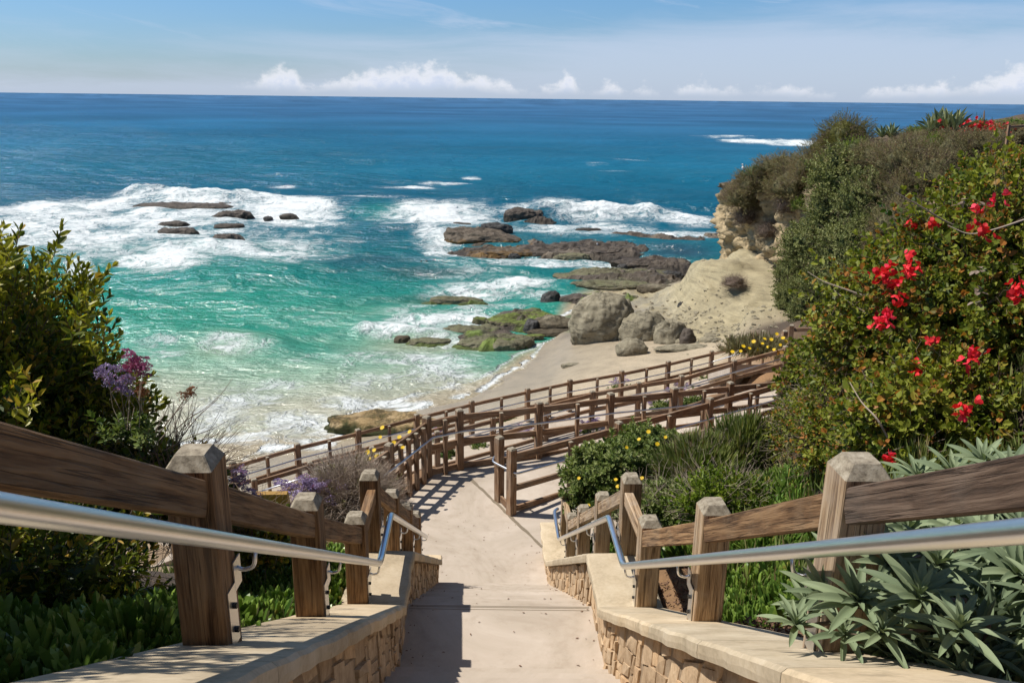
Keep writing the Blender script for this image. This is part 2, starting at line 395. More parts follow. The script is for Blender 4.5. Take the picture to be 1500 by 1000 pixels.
for a, b in zip(F3[:-1], F3[1:]):                            # upper ramp
    n = 4
    for t in np.linspace(0, 1, 5):
        p = a.lerp(b, t)
        q = min(F1, key=lambda r: abs(r.x - p.x)); 
        for k in (0, .25, .5, .75, 1):
            xx = p.x + (q.x - p.x) * 0 - .35 * k * 0; yy = p.y + (np.interp(p.x, [f.x for f in F1], [f.y for f in F1]) - p.y) * k
            cp(xx, yy, zR1(xx) - .16)
for a, b in zip(F1[:-1], F1[1:]): seg(a, b, 3, (-.12, .28), -.12)
seg(F1L[0], F1[0], 3, (-.35, .1), -.15)
# bank from landing down to the middle ramp and the beach path
for a, b in zip(F2[:-1], F2[1:]):
    seg(a, b, 3, (0, 0), -.16, 1.2); seg(a, b, 3, (.35, -1.0), -.18, 1.2); seg(a, b, 3, (.62, -1.75), -.14, 1.2)
    seg(a, b, 2, (.85, -2.4), .25)
for a, b in zip(F0[:-1], F0[1:]):
    seg(a, b, 4, (-.2, .4), -.28, 1.2); seg(a, b, 4, (0, 0), -.16, 1.2); seg(a, b, 4, (.7, -1.0), -.17, 1.2); seg(a, b, 4, (1.0, -1.8), -.14, 1.2)
for (x, y, z) in ((-3.2, 13, 6.2), (-3.4, 15, 5.8), (-4.5, 14, 5.5), (-3.4, 17, 5.2), (-5, 16, 4.6), (-6.5, 15, 4.4), (-6, 17.6, 3.9), (-8, 14, 3.9), (-8.5, 18, 3.3), (-8, 20, 3.1), (-10, 16, 3.0), (-12, 20, 2.6), (-14, 16, 2.0), (-10, 23, 2.8)): cp(x, y, z)
# right-hand hillside
for (x, y, z) in ((2.0, 13.0, 6.6), (3.0, 14.0, 6.6), (4.2, 15.0, 6.9), (5.5, 16.4, 7.2), (4.0, 13.2, 7.8), (5.5, 14.2, 8.8), (7, 15.5, 9.2), (7.2, 18, 7.2), (8.5, 18, 8.6), (10, 20, 8.8), (11.5, 20, 10), (10.2, 22.5, 7), (12, 24, 8), (14, 24, 10.5), (12.5, 27, 6.8), (14, 30, 7.5), (11, 31, 4.2), (13, 34, 5), (17, 30, 10.5), (9, 33, 3.0), (11.5, 38, 3.0), (13.5, 43, 3.2), (16, 37, 8),
                  (9, 12, 11.6), (13, 12, 13.0), (13, 18, 12.2), (18, 20, 13.2), (24, 20, 14), (20, 30, 12.2), (30, 35, 13.5), (26, 45, 12.5), (20, 45, 9.5), (24, 55, 9.5), (35, 55, 11), (22, 62, 7), (40, 75, 4), (50, 60, 11), (45, 20, 16), (40, 0, 17), (20, 0, 15.5), (14, -2, 14.6)): cp(x, y, z)
# beach, waterline, sea bed
wl = [(at(px, py, 0)) for px, py in ((120, 706), (340, 674), (470, 650), (560, 616), (690, 590), (732, 560), (796, 516))]
for p in wl: cp(p.x, p.y, 0.0, 1.6); cp(p.x - .6, p.y + 4, -.45); cp(p.x - 3, p.y + 12, -1.5)
for a, b in zip(wl[:-1], wl[1:]): cp((a.x + b.x) / 2, (a.y + b.y) / 2, 0, 1.6); cp((a.x + b.x) / 2 - .6, (a.y + b.y) / 2 + 4, -.45)
for i in range(2, 11): 
    p = F0[i]; cp(p.x - 1.2, p.y + 2.4, 2.35); cp(p.x - 2.2, p.y + 5, 1.5)
cp(-22, 26, -.3); cp(-17, 21, 1.2); cp(-30, 18, -.5); cp(-20, 14, .5); cp(-20, 0, 3); cp(-30, 0, 0)
for (x, y, z) in ((3, 44, .35), (4.5, 48, .25), (6.5, 47, .7), (8.5, 47, 1.0), (10, 46, 1.3), (11.5, 44, 1.8), (9, 42, 1.3), (6, 42, .95), (8, 38, 2.0), (10.5, 38, 2.4), (5.5, 38, 1.5),
                  (4.5, 53, .30), (7, 53, .5), (9.5, 52, .9), (5, 59, -.05), (8, 60, .15), (10.5, 50, 1.7), (12, 52, 2.7), (13.6, 53.5, 3.9), (16.2, 51.5, 3.4), (14.2, 46.5, 2.5), (12.4, 45.5, 1.8), (13.2, 57, 3.2), (11.6, 58, 1.2), (12.6, 61, .4), (17, 57, 4), (15, 63, .2), (11, 66, -.3), (18, 70, -1)): cp(x, y, z, 1.1)
for (x, y) in ((0, 62), (-10, 60), (-25, 50), (-40, 40), (0, 90), (20, 95), (50, 110), (-60, 90), (8, 72), (60, 90)): cp(x, y, -3)
CPA = np.array(CP)
SHX = np.array([-60, -40, -22, wl[0].x] + [p.x for p in wl[1:]] + [3.2, 4.6, 6.5, 9.5, 12.5, 16, 22, 40, 70]); SHY = np.array([2, 10, 22, wl[0].y] + [p.y for p in wl[1:]] + [52, 57, 60.5, 62.5, 64.5, 68, 73, 84, 100])
def terr(x, y):
    x = np.asarray(x, float); y = np.asarray(y, float); sh = x.shape; xf = x.ravel(); yf = y.ravel(); out = np.empty(len(xf))
    for i in range(0, len(xf), 8000):
        dx = xf[i:i + 8000, None] - CPA[None, :, 0]; dy = yf[i:i + 8000, None] - CPA[None, :, 1]
        w = CPA[None, :, 3] / ((dx * dx + dy * dy + .03) ** 1.9)
        out[i:i + 8000] = (w * CPA[None, :, 2]).sum(1) / w.sum(1)
    ys_ = np.interp(xf, SHX, SHY); d_ = yf - ys_ + 1.5 * (fbm(np.stack([xf * .25, yf * .25, xf * 0], -1), 2, 91) - .5)
    sea_ = np.where(d_ > 0, -.065 * d_, 99.); out = np.where(d_ > -2.5, np.minimum(out, np.where(d_ > 0, sea_, -.10 * d_)), out)
    yf_ = np.interp(xf, [-14, -8.7, 8.0, 9.2, 12], [15.9, 20.4, 32.6, 34, 37]); t_ = np.clip((ys_ - yf) / np.maximum(ys_ - yf_, 1), 0, 1.2)
    bz_ = 2.75 * t_ ** 1.45; k_ = sst(12.5 - xf, 0, 2.5) * sst(xf, -16, -12) * sst(yf - yf_, 0.2, 1.6) * (d_ < .2) * sst(-d_, -.2, 2.0)
    out = out * (1 - k_) + bz_ * k_
    return out.reshape(sh)

GRID = []
def terrain_mesh():
    xs = np.concatenate([np.arange(-34, -10, 1.0), np.arange(-10, 16, .22), np.arange(16, 60, 1.0)])
    ys = np.concatenate([np.arange(-6, -2, 1.0), np.arange(-2, 20, .2), np.arange(20, 66, .34), np.arange(66, 110, 1.5)])
    Yg, Xg = np.meshgrid(ys, xs, indexing='ij')
    Zg = terr(Xg, Yg)
    P = np.stack([Xg, Yg, Zg], -1)
    beach_ = sst(Yg - np.interp(Xg, [-14, -8.7, 8.0, 9.2, 12], [15.5, 20, 32.2, 34, 36]), 0, 1.2)
    rough = np.clip((Zg - 1.2) / 2.0, 0, 1) * (1 - beach_ * sst(14 - Xg, 0, 3))
    apron = sst(Xg + .25 * (Yg - 50) * (Yg > 50), 8.3, 10.3) * sst(Yg, 40, 43) * sst(68 - Yg, 0, 6) * sst(24 - Xg, 0, 3)
    n = fbm(P * .9, 4, 3) - .5; n2 = ridge(P * np.array([.5, .5, 2.2]) * .8, 4, 7) - .6
    Zg = Zg + n * .30 * rough * (1 - apron) + (n2 * .40 + n * .2 + (ridge(P * np.array([.6, .25, 1]) * 2.2, 4, 15) - .6) * .30) * apron
    Zg = Zg + (fbm(P * 5, 2, 5) - .5) * .05 * rough
    shelf = sst(Xg, 2.2, 4.2) * sst(Yg + .25 * Xg, 46.5, 49) * (1 - apron)
    Zg = Zg + shelf * ((ridge(P * np.array([.35, .9, 1]), 4, 11) - .62) * .5)
    # keep the ground below the paving
    m_ = mid(Yg); under = (np.abs(Xg - m_) < 1.3) & (Yg < 12.6)
    Zg = np.where(under, np.minimum(Zg, nos(Yg) - .25), Zg)
    P = np.stack([Xg, Yg, Zg], -1)
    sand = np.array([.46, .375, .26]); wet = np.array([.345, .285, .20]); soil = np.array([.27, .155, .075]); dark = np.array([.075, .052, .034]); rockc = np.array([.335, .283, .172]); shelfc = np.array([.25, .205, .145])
    c = np.zeros(P.shape) + sand
    soft_ = fbm(P * np.array([.6, .6, .6]), 4, 23)[..., None]; soft2 = fbm(P * 2.2, 3, 24)[..., None]
    nn = fbm(P * .5, 4, 21)[..., None]
    w = sst(Zg + (nn[..., 0] - .5) * .9 + np.clip(Xg, -20, 12) * .03, 2.3, 1.0)[..., None]; c = c * (1 - w) + wet * w
    w = sst(Zg, 2.9, 3.6)[..., None] * (1 - apron[..., None]); c = c * (1 - w) + soil * w
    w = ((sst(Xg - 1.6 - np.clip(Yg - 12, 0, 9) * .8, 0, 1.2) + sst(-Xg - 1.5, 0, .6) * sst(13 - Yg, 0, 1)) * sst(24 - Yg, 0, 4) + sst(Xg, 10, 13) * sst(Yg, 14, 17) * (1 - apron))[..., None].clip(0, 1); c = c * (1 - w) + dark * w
    w = apron[..., None]; rc = rockc * (.62 + .5 * soft_ + .3 * soft2); c = c * (1 - w) + rc * w
    w = shelf[..., None] * sst(Zg, 1.6, .9)[..., None]; c = c * (1 - w) + shelfc * w
    moss = (shelf * sst(fbm(P * .45, 3, 31), .5, .6) * sst(8.5 - Xg, 0, 3))[..., None]; c = c * (1 - moss) + np.array([.13, .15, .045]) * moss
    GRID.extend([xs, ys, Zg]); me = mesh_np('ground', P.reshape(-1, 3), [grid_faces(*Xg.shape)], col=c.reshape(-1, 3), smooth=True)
    return me
def ground_mat():
    m, g, b = mat('ground_earth_and_sand')
    p = g.node('ShaderNodeTexCoord').outputs['Object']
    a = g.node('ShaderNodeAttribute', attribute_name='Col').outputs['Color']
    n = g.noise(p, 1.3, 7, .62); n2 = g.noise(p, 14, 6, .68); n3 = g.noise(p, 60, 4, .7)
    k = g.ramp(g.math('ADD', g.math('MULTIPLY', n, .5), g.math('MULTIPLY', n2, .5)), [(.3, .62), (.5, 1.0), (.72, 1.32)])
    c = g.mix(1.0, a, k, 'MULTIPLY'); g.set(b.inputs['Base Color'], c)
    z = g.sep(p)[2]; lay = g.noise(g.vmath('MULTIPLY', p, (.35, .35, 6)), 1.3, 5, .65, .5); yy = g.sep(p)[1]; rk = g.math('MULTIPLY', g.smooth(yy, 41, 46), g.smooth(g.sep(p)[0], 3, 6))
    c2 = g.mix(1.0, c, g.ramp(lay, [(.34, .72), (.46, .97), (.6, 1.12)]), 'MULTIPLY'); crk = g.smooth(g.noise(g.vmath('MULTIPLY', p, (1.2, .6, 3)), 1.1, 6, .7, 1.2), .37, .31)
    c2 = g.mix(g.math('MULTIPLY', crk, .4), c2, (.10, .08, .05)); g.set(b.inputs['Base Color'], g.mix(rk, c, c2))
    g.set(b.inputs['Roughness'], g.math('ADD', .35, g.math('MULTIPLY', g.smooth(z, .3, 1.8), .55)))
    bump(g, b, g.math('ADD', g.math('ADD', n2, g.math('MULTIPLY', n3, .4)), g.math('MULTIPLY', rk, g.math('MULTIPLY', g.math('SUBTRACT', lay, crk), .9))), .7, .09); return m
M['ground'] = ground_mat()
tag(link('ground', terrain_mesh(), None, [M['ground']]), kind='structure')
def gz_(x, y):
    xs, ys, Zg = GRID; x = np.clip(np.asarray(x, float), xs[0], xs[-1] - 1e-6); y = np.clip(np.asarray(y, float), ys[0], ys[-1] - 1e-6)
    i = np.searchsorted(xs, x, 'right') - 1; j = np.searchsorted(ys, y, 'right') - 1
    u = (x - xs[i]) / (xs[i + 1] - xs[i]); v = (y - ys[j]) / (ys[j + 1] - ys[j])
    return Zg[j, i] * (1 - u) * (1 - v) + Zg[j, i + 1] * u * (1 - v) + Zg[j + 1, i] * (1 - u) * v + Zg[j + 1, i + 1] * u * v

# ------------------------------------------------------------------ ocean
def ocean():
    rows_dep = []
    py = 760.0
    while py > 145.6:
        rows_dep.append(PITCH + math.atan((py - 500) / FPX)); py -= 1.7 if py < 720 else 6
    hs = [CAMZ / math.tan(d) for d in rows_dep] + [9000, 14000, 24000, 40000]
    azs = np.radians(np.concatenate([np.arange(-62, -36, 1.2), np.arange(-36, 36.01, .095), np.arange(37, 62, 1.2)]))
    hs = np.array(hs)
    H, A = np.meshgrid(hs, azs, indexing='ij')
    X = H * np.tan(A); Yw = H.copy()
    dy = np.gradient(hs)[:, None] * np.ones_like(X)
    P = np.stack([X, Yw, np.zeros_like(X)], -1)
    Zw = np.zeros_like(X)
    rng = np.random.default_rng(4)
    wx = X + 6 * (fbm(P * .05, 3, 1) - .5); wy = Yw + 10 * (fbm(P * .05, 3, 2) - .5)
    for lam, amp in ((34, .22), (19, .16), (11, .11), (6.5, .07), (4.1, .045), (2.6, .03), (1.7, .018)):
        for k in range(3):
            th = math.radians(rng.normal(8, 26)); ph = rng.uniform(0, 6.28); l2 = lam * rng.uniform(.8, 1.25)
            fade = np.clip(l2 / (3.5 * dy), 0, 1) ** 2
            arg = (wx * math.sin(th) + wy * math.cos(th)) * 2 * math.pi / l2 + ph
            s = np.sin(arg); Zw += amp * .7 * fade * (s + .35 * np.cos(2 * arg) * .5)
    shal = sst(Yw + X * .0, 36, 62); Zw = Zw * (.12 + .88 * shal)
    # ---- foam
    foam = np.zeros_like(X); thick = np.zeros_like(X)
    def blob(cx, cy, rx, ry, a=1.0, f=1.6, rise=0.0):
        c = at(cx, cy, 0); e = at(cx + rx, cy, 0); t = at(cx, cy - ry, 0); bt = at(cx, cy + ry, 0)
        Rx = abs(e.x - c.x)
        X2 = X - c.x * (Yw / c.y) * 1.0            # elongated blobs follow their own bearing
        dyy = np.where(Yw > c.y, (Yw - c.y) / (t.y - c.y), (c.y - Yw) / (c.y - bt.y))
        q = np.sqrt((X2 / (Rx * (Yw / c.y))) ** 2 + dyy ** 2)
        v = a * np.clip(1.25 - q ** f, 0, 1)
        np.maximum(foam, v, out=foam)
        if rise: return rise * np.exp(-(np.abs(X2 / Rx) ** 4 + np.abs(dyy) ** 2))
        return 0
    for b_ in [(q[0], q[1], q[2], q[3], q[4] + (.04 if q[1] > 495 else (-.17 if q[1] < 400 and q[3] > 6 else -.12 if q[3] <= 6 else .0))) for q in ((110, 352, 190, 34, .78), (60, 325, 200, 22, .7), (330, 296, 190, 14, .95), (230, 316, 240, 26, .9), (430, 316, 100, 22, .88), (320, 352, 190, 34, .82), (240, 384, 80, 20, .72), (400, 372, 110, 22, .72), (118, 398, 26, 24, .80),
               (470, 345, 60, 26, .62), (600, 300, 90, 12, .62), (610, 318, 100, 20, .66), (680, 312, 80, 24, .85), (640, 345, 40, 30, .60), (800, 305, 120, 13, 1.0), (900, 312, 120, 13, .92), (1000, 322, 70, 12, .85), (860, 338, 120, 14, .62), (1000, 345, 60, 8, .8), (640, 368, 26, 12, .85),
               (700, 375, 60, 8, .7), (760, 384, 130, 9, .78), (900, 390, 60, 7, .85), (680, 398, 70, 12, .52), (700, 425, 90, 14, .62), (770, 416, 60, 10, .8), (800, 432, 50, 9, .66), (620, 452, 70, 14, .50),
               (640, 468, 110, 16, .72), (600, 484, 95, 12, .92), (560, 480, 50, 12, .92), (690, 462, 60, 18, .8), (720, 445, 60, 10, .6), (650, 500, 70, 14, .66),
               (345, 512, 70, 16, .56), (230, 505, 50, 10, .45), (240, 520, 55, 8, .55), (600, 522, 140, 18, .52), (470, 530, 90, 16, .52), (400, 570, 120, 22, .52), (560, 560, 140, 20, .50), (640, 545, 90, 24, .46), (370, 585, 70, 16, .64), (500, 590, 60, 14, .66), (585, 592, 60, 8, .7), (430, 625, 80, 34, .66), (350, 640, 90, 26, .6), (330, 610, 80, 40, .5), (460, 650, 40, 12, .7),
               (610, 273, 34, 2.6, .66), (650, 268, 40, 2.2, .62), (690, 261, 16, 2.2, .7), (868, 239, 25, 1.6, .66), (925, 235, 30, 1.0, .5), (412, 270, 26, 2.5, .55), (1130, 208, 70, 3.2, .9), (1165, 211, 40, 3.4, 1.), (1060, 202, 50, 1.4, .5), (900, 250, 30, 1.2, .3),
               (600, 275, 60, 3, .35), (550, 288, 60, 4, .45))]:
        blob(*b_)
    n = fbm(np.stack([X * .10, Yw * .07, X * 0], -1), 4, 40); nb = fbm(np.stack([X * .35, Yw * .25, X * 0], -1), 4, 41)
    nl = fbm(np.stack([X * .16, Yw * .035, X * 0], -1), 4, 42)
    foam = foam + (n - .5) * .9 * sst(foam, 0, .35) + (nb - .5) * .5 * sst(foam, 0, .3) + (nl - .5) * 1.3 * sst(foam, 0, .35) * sst(Yw, 60, 120)
    # swash lines along the sand
    ter = np.full_like(X, -3.0); mk = (Yw < 70) & (np.abs(X) < 36); ter[mk] = terr(X[mk], Yw[mk])
    edge = np.exp(-((ter - Zw * .5 + .05 + (nb - .5) * .10) / .035) ** 2) * (Yw < 60); foam = np.maximum(foam, edge * .75 * (nb > .35))
    edge2 = np.exp(-((ter + .22 + (n - .5) * .3) / .045) ** 2) * (Yw < 52) * (ter < -.02); foam = np.maximum(foam, edge2 * .6)
    # breaker and surge relief
    Zw += 1.5 * np.exp(-((Yw - (at(800, 318, 0).y + 3 * np.sin(X * .15))) / 3.4) ** 2) * sst(X, at(740, 310, 0).x, at(790, 310, 0).x) * sst(-X, -at(1040, 310, 0).x, -at(930, 310, 0).x) * (.65 + .7 * nb)
    Zw += 1.0 * np.exp(-((Yw - (at(300, 292, 0).y + 3 * np.sin(X * .1 + 1))) / 4.0) ** 2) * sst(X, at(140, 290, 0).x, at(190, 290, 0).x) * sst(-X, -at(470, 290, 0).x, -at(330, 290, 0).x) * (.4 + 1.0 * nb)
    Zw += .55 * np.exp(-((Yw - (at(580, 486, 0).y + .9 * np.sin(X * .5))) / 1.3) ** 2) * sst(X, at(505, 486, 0).x, at(530, 486, 0).x) * sst(-X, -at(720, 470, 0).x, -at(650, 470, 0).x) * (.5 + nb)
    Zw += .55 * np.exp(-((Yw - (at(300, 500, 0).y + 1.5 * np.sin(X * .2))) / 2.2) ** 2) * sst(X, at(120, 500, 0).x, at(200, 500, 0).x) * sst(-X, -at(470, 500, 0).x, -at(380, 500, 0).x)
    Zw += .8 * np.exp(-((Yw - 330) / 16.) ** 2) * sst(X, 30, 90)
    Zw += (sst(foam, .35, .9)) * (nb - .3) * .5 * shal
    # ---- colour of the water body by distance from the shore
    def row(py): return CAMZ / math.tan(PITCH + math.atan((py - 500) / FPX))
    ycol = Yw * (1 + .25 * (fbm(np.stack([X * .03, Yw * .02, X * 0], -1), 4, 60) - .5)) * (1 + .10 * (fbm(np.stack([X * .15, Yw * .08, X * 0], -1), 3, 61) - .5)) - 0.10 * np.clip(X + 5, -20, 30) * (Yw < 75)
    ks = [(row(700), (.36, .33, .24)), (row(620), (.38, .35, .26)), (row(585), (.35, .345, .255)), (row(558), (.27, .325, .235)), (row(532), (.11, .28, .195)), (row(505), (.028, .235, .165)), (row(450), (.016, .215, .155)), (row(405), (.008, .165, .150)), (row(375), (.005, .120, .145)), (row(330), (.004, .100, .150)), (row(290), (.006, .088, .150)), (row(250), (.010, .118, .20)), (row(200), (.018, .118, .225)), (row(170), (.030, .112, .23)), (row(150), (.045, .122, .24)), (40000, (.055, .135, .25))]
    kx = np.log([k[0] for k in ks]); C = np.stack([np.interp(np.log(ycol), kx, [k[1][i] for k in ks]) for i in range(3)], -1)
    # churned sand, deep patch, reef patches
    def patch(cx, cy, rx, ry, colr, a):
        c = at(cx, cy, 0); Rx = abs(at(cx + rx, cy, 0).x - c.x); t = at(cx, cy - ry, 0).y - c.y; bt = c.y - at(cx, cy + ry, 0).y
        dyy = np.where(Yw > c.y, (Yw - c.y) / t, (c.y - Yw) / bt)
        q = ((X - c.x) / Rx) ** 2 + dyy ** 2; v = (a * np.exp(-q * (1.4 - .9 * (nb - .5) * 2)))[..., None]
        C[:] = C * (1 - v) + np.array(colr) * v
    patch(330, 515, 75, 22, (.30, .33, .22), .6); patch(560, 455, 120, 18, (.12, .28, .20), .5); patch(620, 505, 120, 26, (.34, .35, .24), .8)
    patch(540, 385, 110, 16, (.010, .07, .10), .85); patch(560, 345, 60, 22, (.010, .085, .13), .6); patch(640, 400, 80, 8, (.03, .05, .055), .7); patch(740, 350, 160, 16, (.03, .12, .15), .6); patch(640, 435, 60, 8, (.06, .09, .05), .7)
    patch(560, 310, 60, 12, (.02, .20, .19), .7); patch(1000, 375, 70, 12, (.03, .055, .085), .8); patch(120, 375, 70, 14, (.012, .13, .145), .6); patch(250, 283, 120, 5, (.006, .045, .08), .7)
    patch(430, 545, 130, 22, (.22, .33, .23), .6); patch(660, 560, 120, 26, (.36, .34, .245), .8); patch(380, 640, 140, 40, (.32, .35, .24), .7)
    wl_t = sst(ter, -.35, -.02)[..., None]; C[:] = C * (1 - wl_t) + np.array([.36, .30, .20]) * wl_t
    streak = fbm(np.stack([X * .012, Yw * .02, X * 0], -1), 4, 77)[..., None]; far = sst(Yw, 90, 200)[..., None]
    C *= 1 + far * (streak - .5) * .7
    P = np.stack([X, Yw, Zw], -1)
    me = mesh_np('water', P.reshape(-1, 3), [grid_faces(*X.shape)[:, ::-1]], col=C.reshape(-1, 3), smooth=True, attrs={'foam': foam.ravel()})
    return me
def water_mat():
    m, g, b = mat('sea_water')
    p = g.node('ShaderNodeTexCoord').outputs['Object']
    c = g.node('ShaderNodeAttribute', attribute_name='Col').outputs['Color']
    f = g.node('ShaderNodeAttribute', attribute_name='foam').outputs['Fac']
    # lacy foam: warped ridged noise
    wv = g.node('ShaderNodeTexNoise'); g.set(wv.inputs['Vector'], p); wv.inputs['Scale'].default_value = .45; wv.inputs['Detail'].default_value = 3
    pw = g.vmath('ADD', g.vmath('MULTIPLY', p, (.75, .75, 1)), g.vmath('MULTIPLY', wv.outputs['Color'], (3.2, 2.2, 0)))
    r1 = g.math('SUBTRACT', 1.0, g.math('MULTIPLY', g.math('ABSOLUTE', g.math('SUBTRACT', g.noise(pw, .75, 5, .62), .5)), 5.0))
    r2 = g.math('SUBTRACT', 1.0, g.math('MULTIPLY', g.math('ABSOLUTE', g.math('SUBTRACT', g.noise(pw, 2.2, 4, .6), .5)), 4.0))
    r3 = g.noise(pw, 6.0, 4, .7)
    r0_ = g.math('SUBTRACT', 1.0, g.math('MULTIPLY', g.math('ABSOLUTE', g.math('SUBTRACT', g.noise(pw, .22, 5, .62), .5)), 5.0))
    lace = g.math('ADD', g.math('ADD', g.math('MULTIPLY', r1, .34), g.math('MULTIPLY', r0_, .26)), g.math('ADD', g.math('MULTIPLY', r2, .24), g.math('MULTIPLY', r3, .16)))
    th = g.math('SUBTRACT', g.math('ADD', g.math('MULTIPLY', f, .95), g.math('MULTIPLY', lace, 1.6)), 1.49)
    th = g.math('MULTIPLY', th, g.smooth(f, .02, .25))
    fm = g.math('MULTIPLY', g.smooth(th, -.22, .50), g.smooth(f, .02, .22))
    soft = g.math('MULTIPLY', g.smooth(g.math('ADD', f, g.math('MULTIPLY', g.math('SUBTRACT', r3, .5), .9)), .10, 1.0), g.math('MULTIPLY', g.smooth(f, .02, .25), .50))
    cc = g.mix(soft, c, (.44, .56, .54))
    cc = g.mix(g.math('MULTIPLY', fm, .90), cc, (.77, .80, .80))
    g.set(b.inputs['Base Color'], cc)
    yw = g.sep(p)[1]; farr = g.smooth(yw, 60, 400)

    b.inputs['IOR'].default_value = 1.33; g.set(b.inputs['Specular IOR Level'], g.math('SUBTRACT', g.math('SUBTRACT', .40, g.math('MULTIPLY', farr, .22)), g.math('MULTIPLY', fm, .15)))
    n1 = g.noise(g.vmath('MULTIPLY', p, (.7, 1.3, 1)), 1.6, 6, .62, .4); n2 = g.noise(g.vmath('MULTIPLY', p, (.5, 1.0, 1)), .22, 5, .6, .3)
    n3 = g.noise(g.vmath('MULTIPLY', p, (.6, 1, 1)), .045, 4, .6)
    nm_ = g.noise(g.vmath('MULTIPLY', p, (.55, 1.1, 1)), .6, 4, .62, .3)
    h = g.math('ADD', g.math('MULTIPLY', n1, .30), g.math('ADD', g.math('ADD', g.math('MULTIPLY', n2, 1.5), g.math('MULTIPLY', nm_, .8)), g.math('MULTIPLY', n3, 3.5)))
    h = g.math('ADD', h, g.math('MULTIPLY', fm, .12)); h = g.math('ADD', h, g.math('MULTIPLY', g.math('MULTIPLY', r3, fm), .12))
    bn = bump(g, b, h, 1.0, .8)
    g.n.remove(b)
    df = g.node('ShaderNodeBsdfDiffuse', {'Color': cc, 'Normal': bn.outputs[0]})
    gl = g.node('ShaderNodeBsdfGlossy', {'Color': (1, 1, 1), 'Roughness': g.math('ADD', .14, g.math('MULTIPLY', fm, .4)), 'Normal': bn.outputs[0]})
    fr = g.node('ShaderNodeFresnel', {'IOR': 1.33, 'Normal': bn.outputs[0]})
    cap_ = g.math('SUBTRACT', .095, g.math('MULTIPLY', g.smooth(yw, 40, 160), .025))       # wave faces hide one another at grazing view
    fac = g.math('MULTIPLY', g.math('MINIMUM', fr.outputs[0], cap_), g.math('SUBTRACT', 1.0, g.math('MULTIPLY', fm, .7)))
    mx = g.node('ShaderNodeMixShader', {0: fac, 1: df.outputs[0], 2: gl.outputs[0]})
    out = [q for q in g.n if q.type == 'OUTPUT_MATERIAL'][0]; g.l.new(mx.outputs[0], out.inputs['Surface']); return m
M['water'] = water_mat()
tag(link('water', ocean(), None, [M['water']]), kind='structure')
# sea bed under everything so that the world below the water is closed
sb = mesh_np('sea_bed', [(-45000, -2000, -6), (45000, -2000, -6), (45000, 45000, -6), (-45000, 45000, -6)], [[(0, 1, 2, 3)]])
tag(link('sea_bed', sb, None, [M['mortar']]), kind='structure')

# ------------------------------------------------------------------ low jagged reef shelf joining the rocks to the shore
def reef_shelf():
    xs = np.arange(-8, 24, .24); ys = np.arange(43, 100, .30); Y_, X_ = np.meshgrid(ys, xs, indexing='ij'); Z_ = np.full(X_.shape, -1.2)
    for (cx, cy, rx, ry, h) in ((850, 366, 150, 17, .75), (735, 370, 90, 12, .6), (960, 386, 80, 12, .7), (910, 412, 120, 12, .75), (700, 350, 60, 12, .7), (990, 352, 80, 6, .6), (780, 472, 80, 18, .6), (715, 500, 80, 18, .45), (665, 440, 60, 7, .35), (880, 442, 80, 16, .7), (630, 500, 60, 8, .35), (1060, 346, 40, 8, .5), (790, 320, 30, 6, .5), (655, 389, 80, 6, .3), (820, 350, 90, 5, .25)):
        c = at(cx, cy, 0); Rx = abs(at(cx + rx, cy, 0).x - c.x); t = at(cx, cy - ry, 0).y - c.y; bt = c.y - at(cx, cy + ry, 0).y
        dy = np.where(Y_ > c.y, (Y_ - c.y) / t, (c.y - Y_) / bt); q = ((X_ - c.x * Y_ / c.y) / Rx) ** 2 + dy ** 2
        Z_ = np.maximum(Z_, -1.2 + (1.0 + h * .62) * np.clip(1.22 - q, 0, 1) ** .7)
    P = np.stack([X_, Y_, Z_], -1)
    n = (ridge(P * np.array([.22, .5, 0]), 5, 61) - .62) * 1.5 + (ridge(P * np.array([.9, 1.6, 0]), 4, 62) - .6) * .45
    Z_ = Z_ + n * np.clip((Z_ + 1.2) / 1.2, 0, 1)
    st = .22; fl = np.floor(Z_ / st); fr = Z_ / st - fl; Z_ = (fl + sst(fr, .35, .65)) * st * .75 + Z_ * .25      # ledges
    m_ = fbm(P * np.array([.3, .4, 0]), 4, 66)[..., None]; base = np.array([.088, .068, .050]) * (.7 + .6 * fbm(P * 1.3, 3, 64)[..., None]); pale = np.array([.23, .185, .13])
    c = base * (1 - .5 * sst(m_, .5, .65)) + pale * .5 * sst(m_, .5, .65)
    w = sst(-Y_, -66, -56)[..., None] * sst(fbm(P * np.array([.5, .5, 0]), 3, 67)[..., None], .40, .50); c = c * (1 - w) + np.array([.15, .20, .035]) * w
    w = (sst(X_, -6, -2) * sst(-X_, -4, 0) * sst(Y_, 66, 72))[..., None] * sst(fbm(P * .8, 3, 68)[..., None], .5, .6); c = c * (1 - w) + np.array([.20, .11, .025]) * w
    w = sst(-Z_, -.22, -.02)[..., None]; c = c * (1 - w * .5)
    P = np.stack([X_, Y_, Z_], -1); return mesh_np('reef_shelf', P.reshape(-1, 3), [grid_faces(*X_.shape)], col=c.reshape(-1, 3), smooth=False)
def shelf_mat():
    m, g, b = mat('wet_shelf_rock'); p = g.node('ShaderNodeTexCoord').outputs['Object']; a = g.node('ShaderNodeAttribute', attribute_name='Col').outputs['Color']
    n = g.noise(p, 2.2, 7, .7, .6); n2 = g.noise(p, 9, 5, .7); k = g.math('ADD', g.math('MULTIPLY', n, .6), g.math('MULTIPLY', n2, .4))
    g.set(b.inputs['Base Color'], g.mix(1.0, a, g.ramp(k, [(.35, .45), (.5, 1.0), (.65, 1.5)]), 'MULTIPLY')); b.inputs['Roughness'].default_value = .62; b.inputs['Specular IOR Level'].default_value = .35
    bump(g, b, k, 1.0, .18); return m
tag(link('reef_shelf', reef_shelf(), None, [shelf_mat()]), kind='structure')
